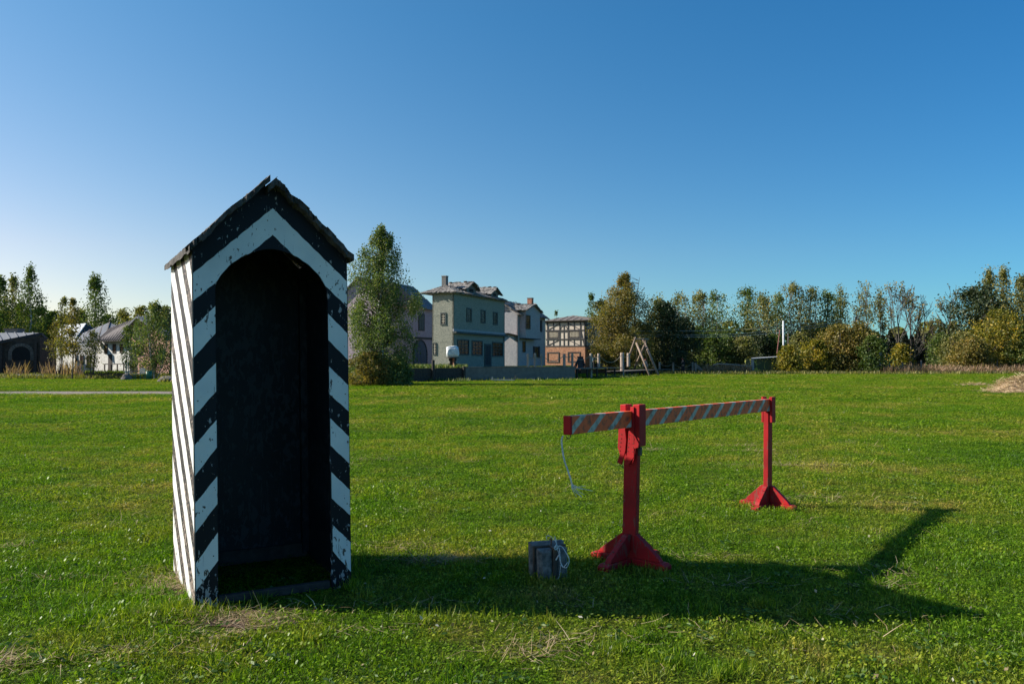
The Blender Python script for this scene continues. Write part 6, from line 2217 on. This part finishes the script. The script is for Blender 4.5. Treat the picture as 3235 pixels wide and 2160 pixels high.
ci = ng.nodes.new("GeometryNodeCollectionInfo"); ci.inputs["Collection"].default_value = lib
ci.inputs["Separate Children"].default_value = True
ci.inputs["Reset Children"].default_value = True
ip = ng.nodes.new("GeometryNodeInstanceOnPoints"); ip.inputs["Pick Instance"].default_value = True
def named(nm, ty):
    n = ng.nodes.new("GeometryNodeInputNamedAttribute"); n.data_type = ty; n.inputs["Name"].default_value = nm
    return n.outputs["Attribute"]
ng.links.new(gi.outputs[0], ip.inputs["Points"]); ng.links.new(ci.outputs[0], ip.inputs["Instance"])
ng.links.new(named("gidx", 'INT'), ip.inputs["Instance Index"])
e2r = ng.nodes.new("FunctionNodeEulerToRotation")
ng.links.new(named("grot", 'FLOAT_VECTOR'), e2r.inputs[0]); ng.links.new(e2r.outputs[0], ip.inputs["Rotation"])
ng.links.new(named("gscale", 'FLOAT_VECTOR'), ip.inputs["Scale"])
ng.links.new(ip.outputs[0], gout.inputs[0])
md = go.modifiers.new("scatter", 'NODES'); md.node_group = ng

# taller tufts, straw clippings and fallen leaves near the viewer
def around(px, py, rx, ry, n, seed, z=.01):
    r_ = np.random.default_rng(seed); c = G(px, py)
    return np.stack([c[0] + r_.normal(0, rx, n), c[1] + r_.normal(0, ry, n), np.full(n, z)], 1)
_r = np.random.default_rng(71)
_cl = []
for _ in range(150):
    _y = 3.7 + 10 * _r.random() ** 1.3; _x = (_r.random() - .5) * 1.3 * _y
    _n = int(_r.uniform(40, 150)); _s = _r.uniform(.02, .07)
    _cl.append(np.stack([_x + _r.normal(0, _s, _n), _y + _r.normal(0, _s, _n), np.full(_n, .005)], 1))
blades('grass_clump', np.concatenate(_cl), M['blade'], 33, .03, .075, .0022, .5)
def ring(cx_, cy2, r, n, seed):
    q = np.random.default_rng(seed); a = q.random(n) * 6.28
    return np.stack([cx_ + np.cos(a) * r * q.uniform(.6, 1.2, n), cy2 + np.sin(a) * r * q.uniform(.6, 1.2, n), np.full(n, .004)], 1)
tufts = np.concatenate([ring(Nc[0], Nc[1], .30, 700, 61), ring(Fc[0], Fc[1], .28, 700, 62), ring(Wc[0] + .08, Wc[1] + .06, .15, 380, 63), around(1118, 1862, .05, .05, 160, 64), around(545, 1945, .16, .06, 500, 1), around(430, 1950, .3, .10, 700, 2), around(345, 1870, .5, .2, 700, 4),
                        around(1390, 1960, .3, .08, 200, 6), around(1140, 1780, .1, .2, 220, 7), around(500, 1800, .05, .05, 30, 8)])
o = blades('grass_tuft', tufts, M['blade'], 31, .035, .085, .0022, .45)
clips = np.concatenate([around(760, 1958, .3, .07, 330, 11, .02), around(560, 1850, .1, .15, 300, 12, .02), around(1390, 1775, .16, .05, 350, 13, .02), around(1265, 1735, .2, .1, 70, 14, .03),
                        around(2040, 1425, .22, .08, 260, 15, .03), around(2330, 1412, .30, .05, 130, 16, .03), around(2380, 1428, .25, .08, 200, 17, .03), around(2520, 1475, .5, .08, 500, 18, .03),
                        around(2530, 1578, .3, .05, 110, 19, .03), around(1180, 1455, .25, .12, 120, 20, .03), around(2900, 1275, .5, .2, 300, 21, .03), around(2, 2095, .07, .07, 160, 22, .02),
                        around(1950, 2010, .5, .12, 60, 23, .03), around(2800, 2000, .5, .2, 50, 24, .03), around(2600, 1590, .6, .12, 90, 25, .03), around(1780, 1262, 3.5, 1.2, 900, 26, .03), *[around(_r.uniform(30, 3200), 1250 + 850 * _r.random() ** 1.6, _r.uniform(.06, .3), _r.uniform(.03, .12), int(_r.uniform(15, 60)), 100 + q, .025) for q in range(70)]])
blades('straw_clippings', clips, M['straw'], 32, .04, .16, .0022, 1.2, flat=True)
r_ = np.random.default_rng(44)
n = 230
yy = 3.6 + 13 * r_.random(n) ** 1.6; xx = (r_.random(n) - .5) * 1.3 * yy
cl = np.stack([xx, yy, np.full(n, .035) + r_.random(n) * .015], 1)
v, f = leaf_quads(cl, .022, r_)
M['fallen'] = foliage('fallen_leaf', [(0, (.2, .13, .07)), (.6, (.42, .36, .22)), (1, (.5, .5, .42))], .2)
o = link_mesh('fallen_leaves', v, f, M['fallen'], None, attr=r_.random(n)); o['kind'] = 'stuff'
# broad leaved weeds in the lawn
n = 2600
yy = 3.4 + 9 * r_.random(n) ** 1.4; xx = (r_.random(n) - .5) * 1.35 * yy
cc_ = np.stack([xx, yy, np.full(n, .03)], 1)
ctr = r_.integers(0, 240, n)
hub_y = 3.4 + 8 * r_.random(240) ** 1.3; hub_x = (r_.random(240) - .5) * 1.35 * hub_y
cc_[:, 0] = hub_x[ctr] + r_.normal(0, .045, n); cc_[:, 1] = hub_y[ctr] + r_.normal(0, .045, n); cc_[:, 2] = .025 + .03 * r_.random(n)
v, f = leaf_quads(cc_, .03, r_, 0)
v[:, 2] = .03 + (v[:, 2] - .03) * .45
M['weed'] = foliage('weed', [(0, (.03, .08, .012)), (.6, (.06, .13, .02)), (1, (.16, .22, .06))], .3)
o = link_mesh('lawn_weeds', v, f, M['weed'], None, attr=r_.random(n)); o['kind'] = 'stuff'
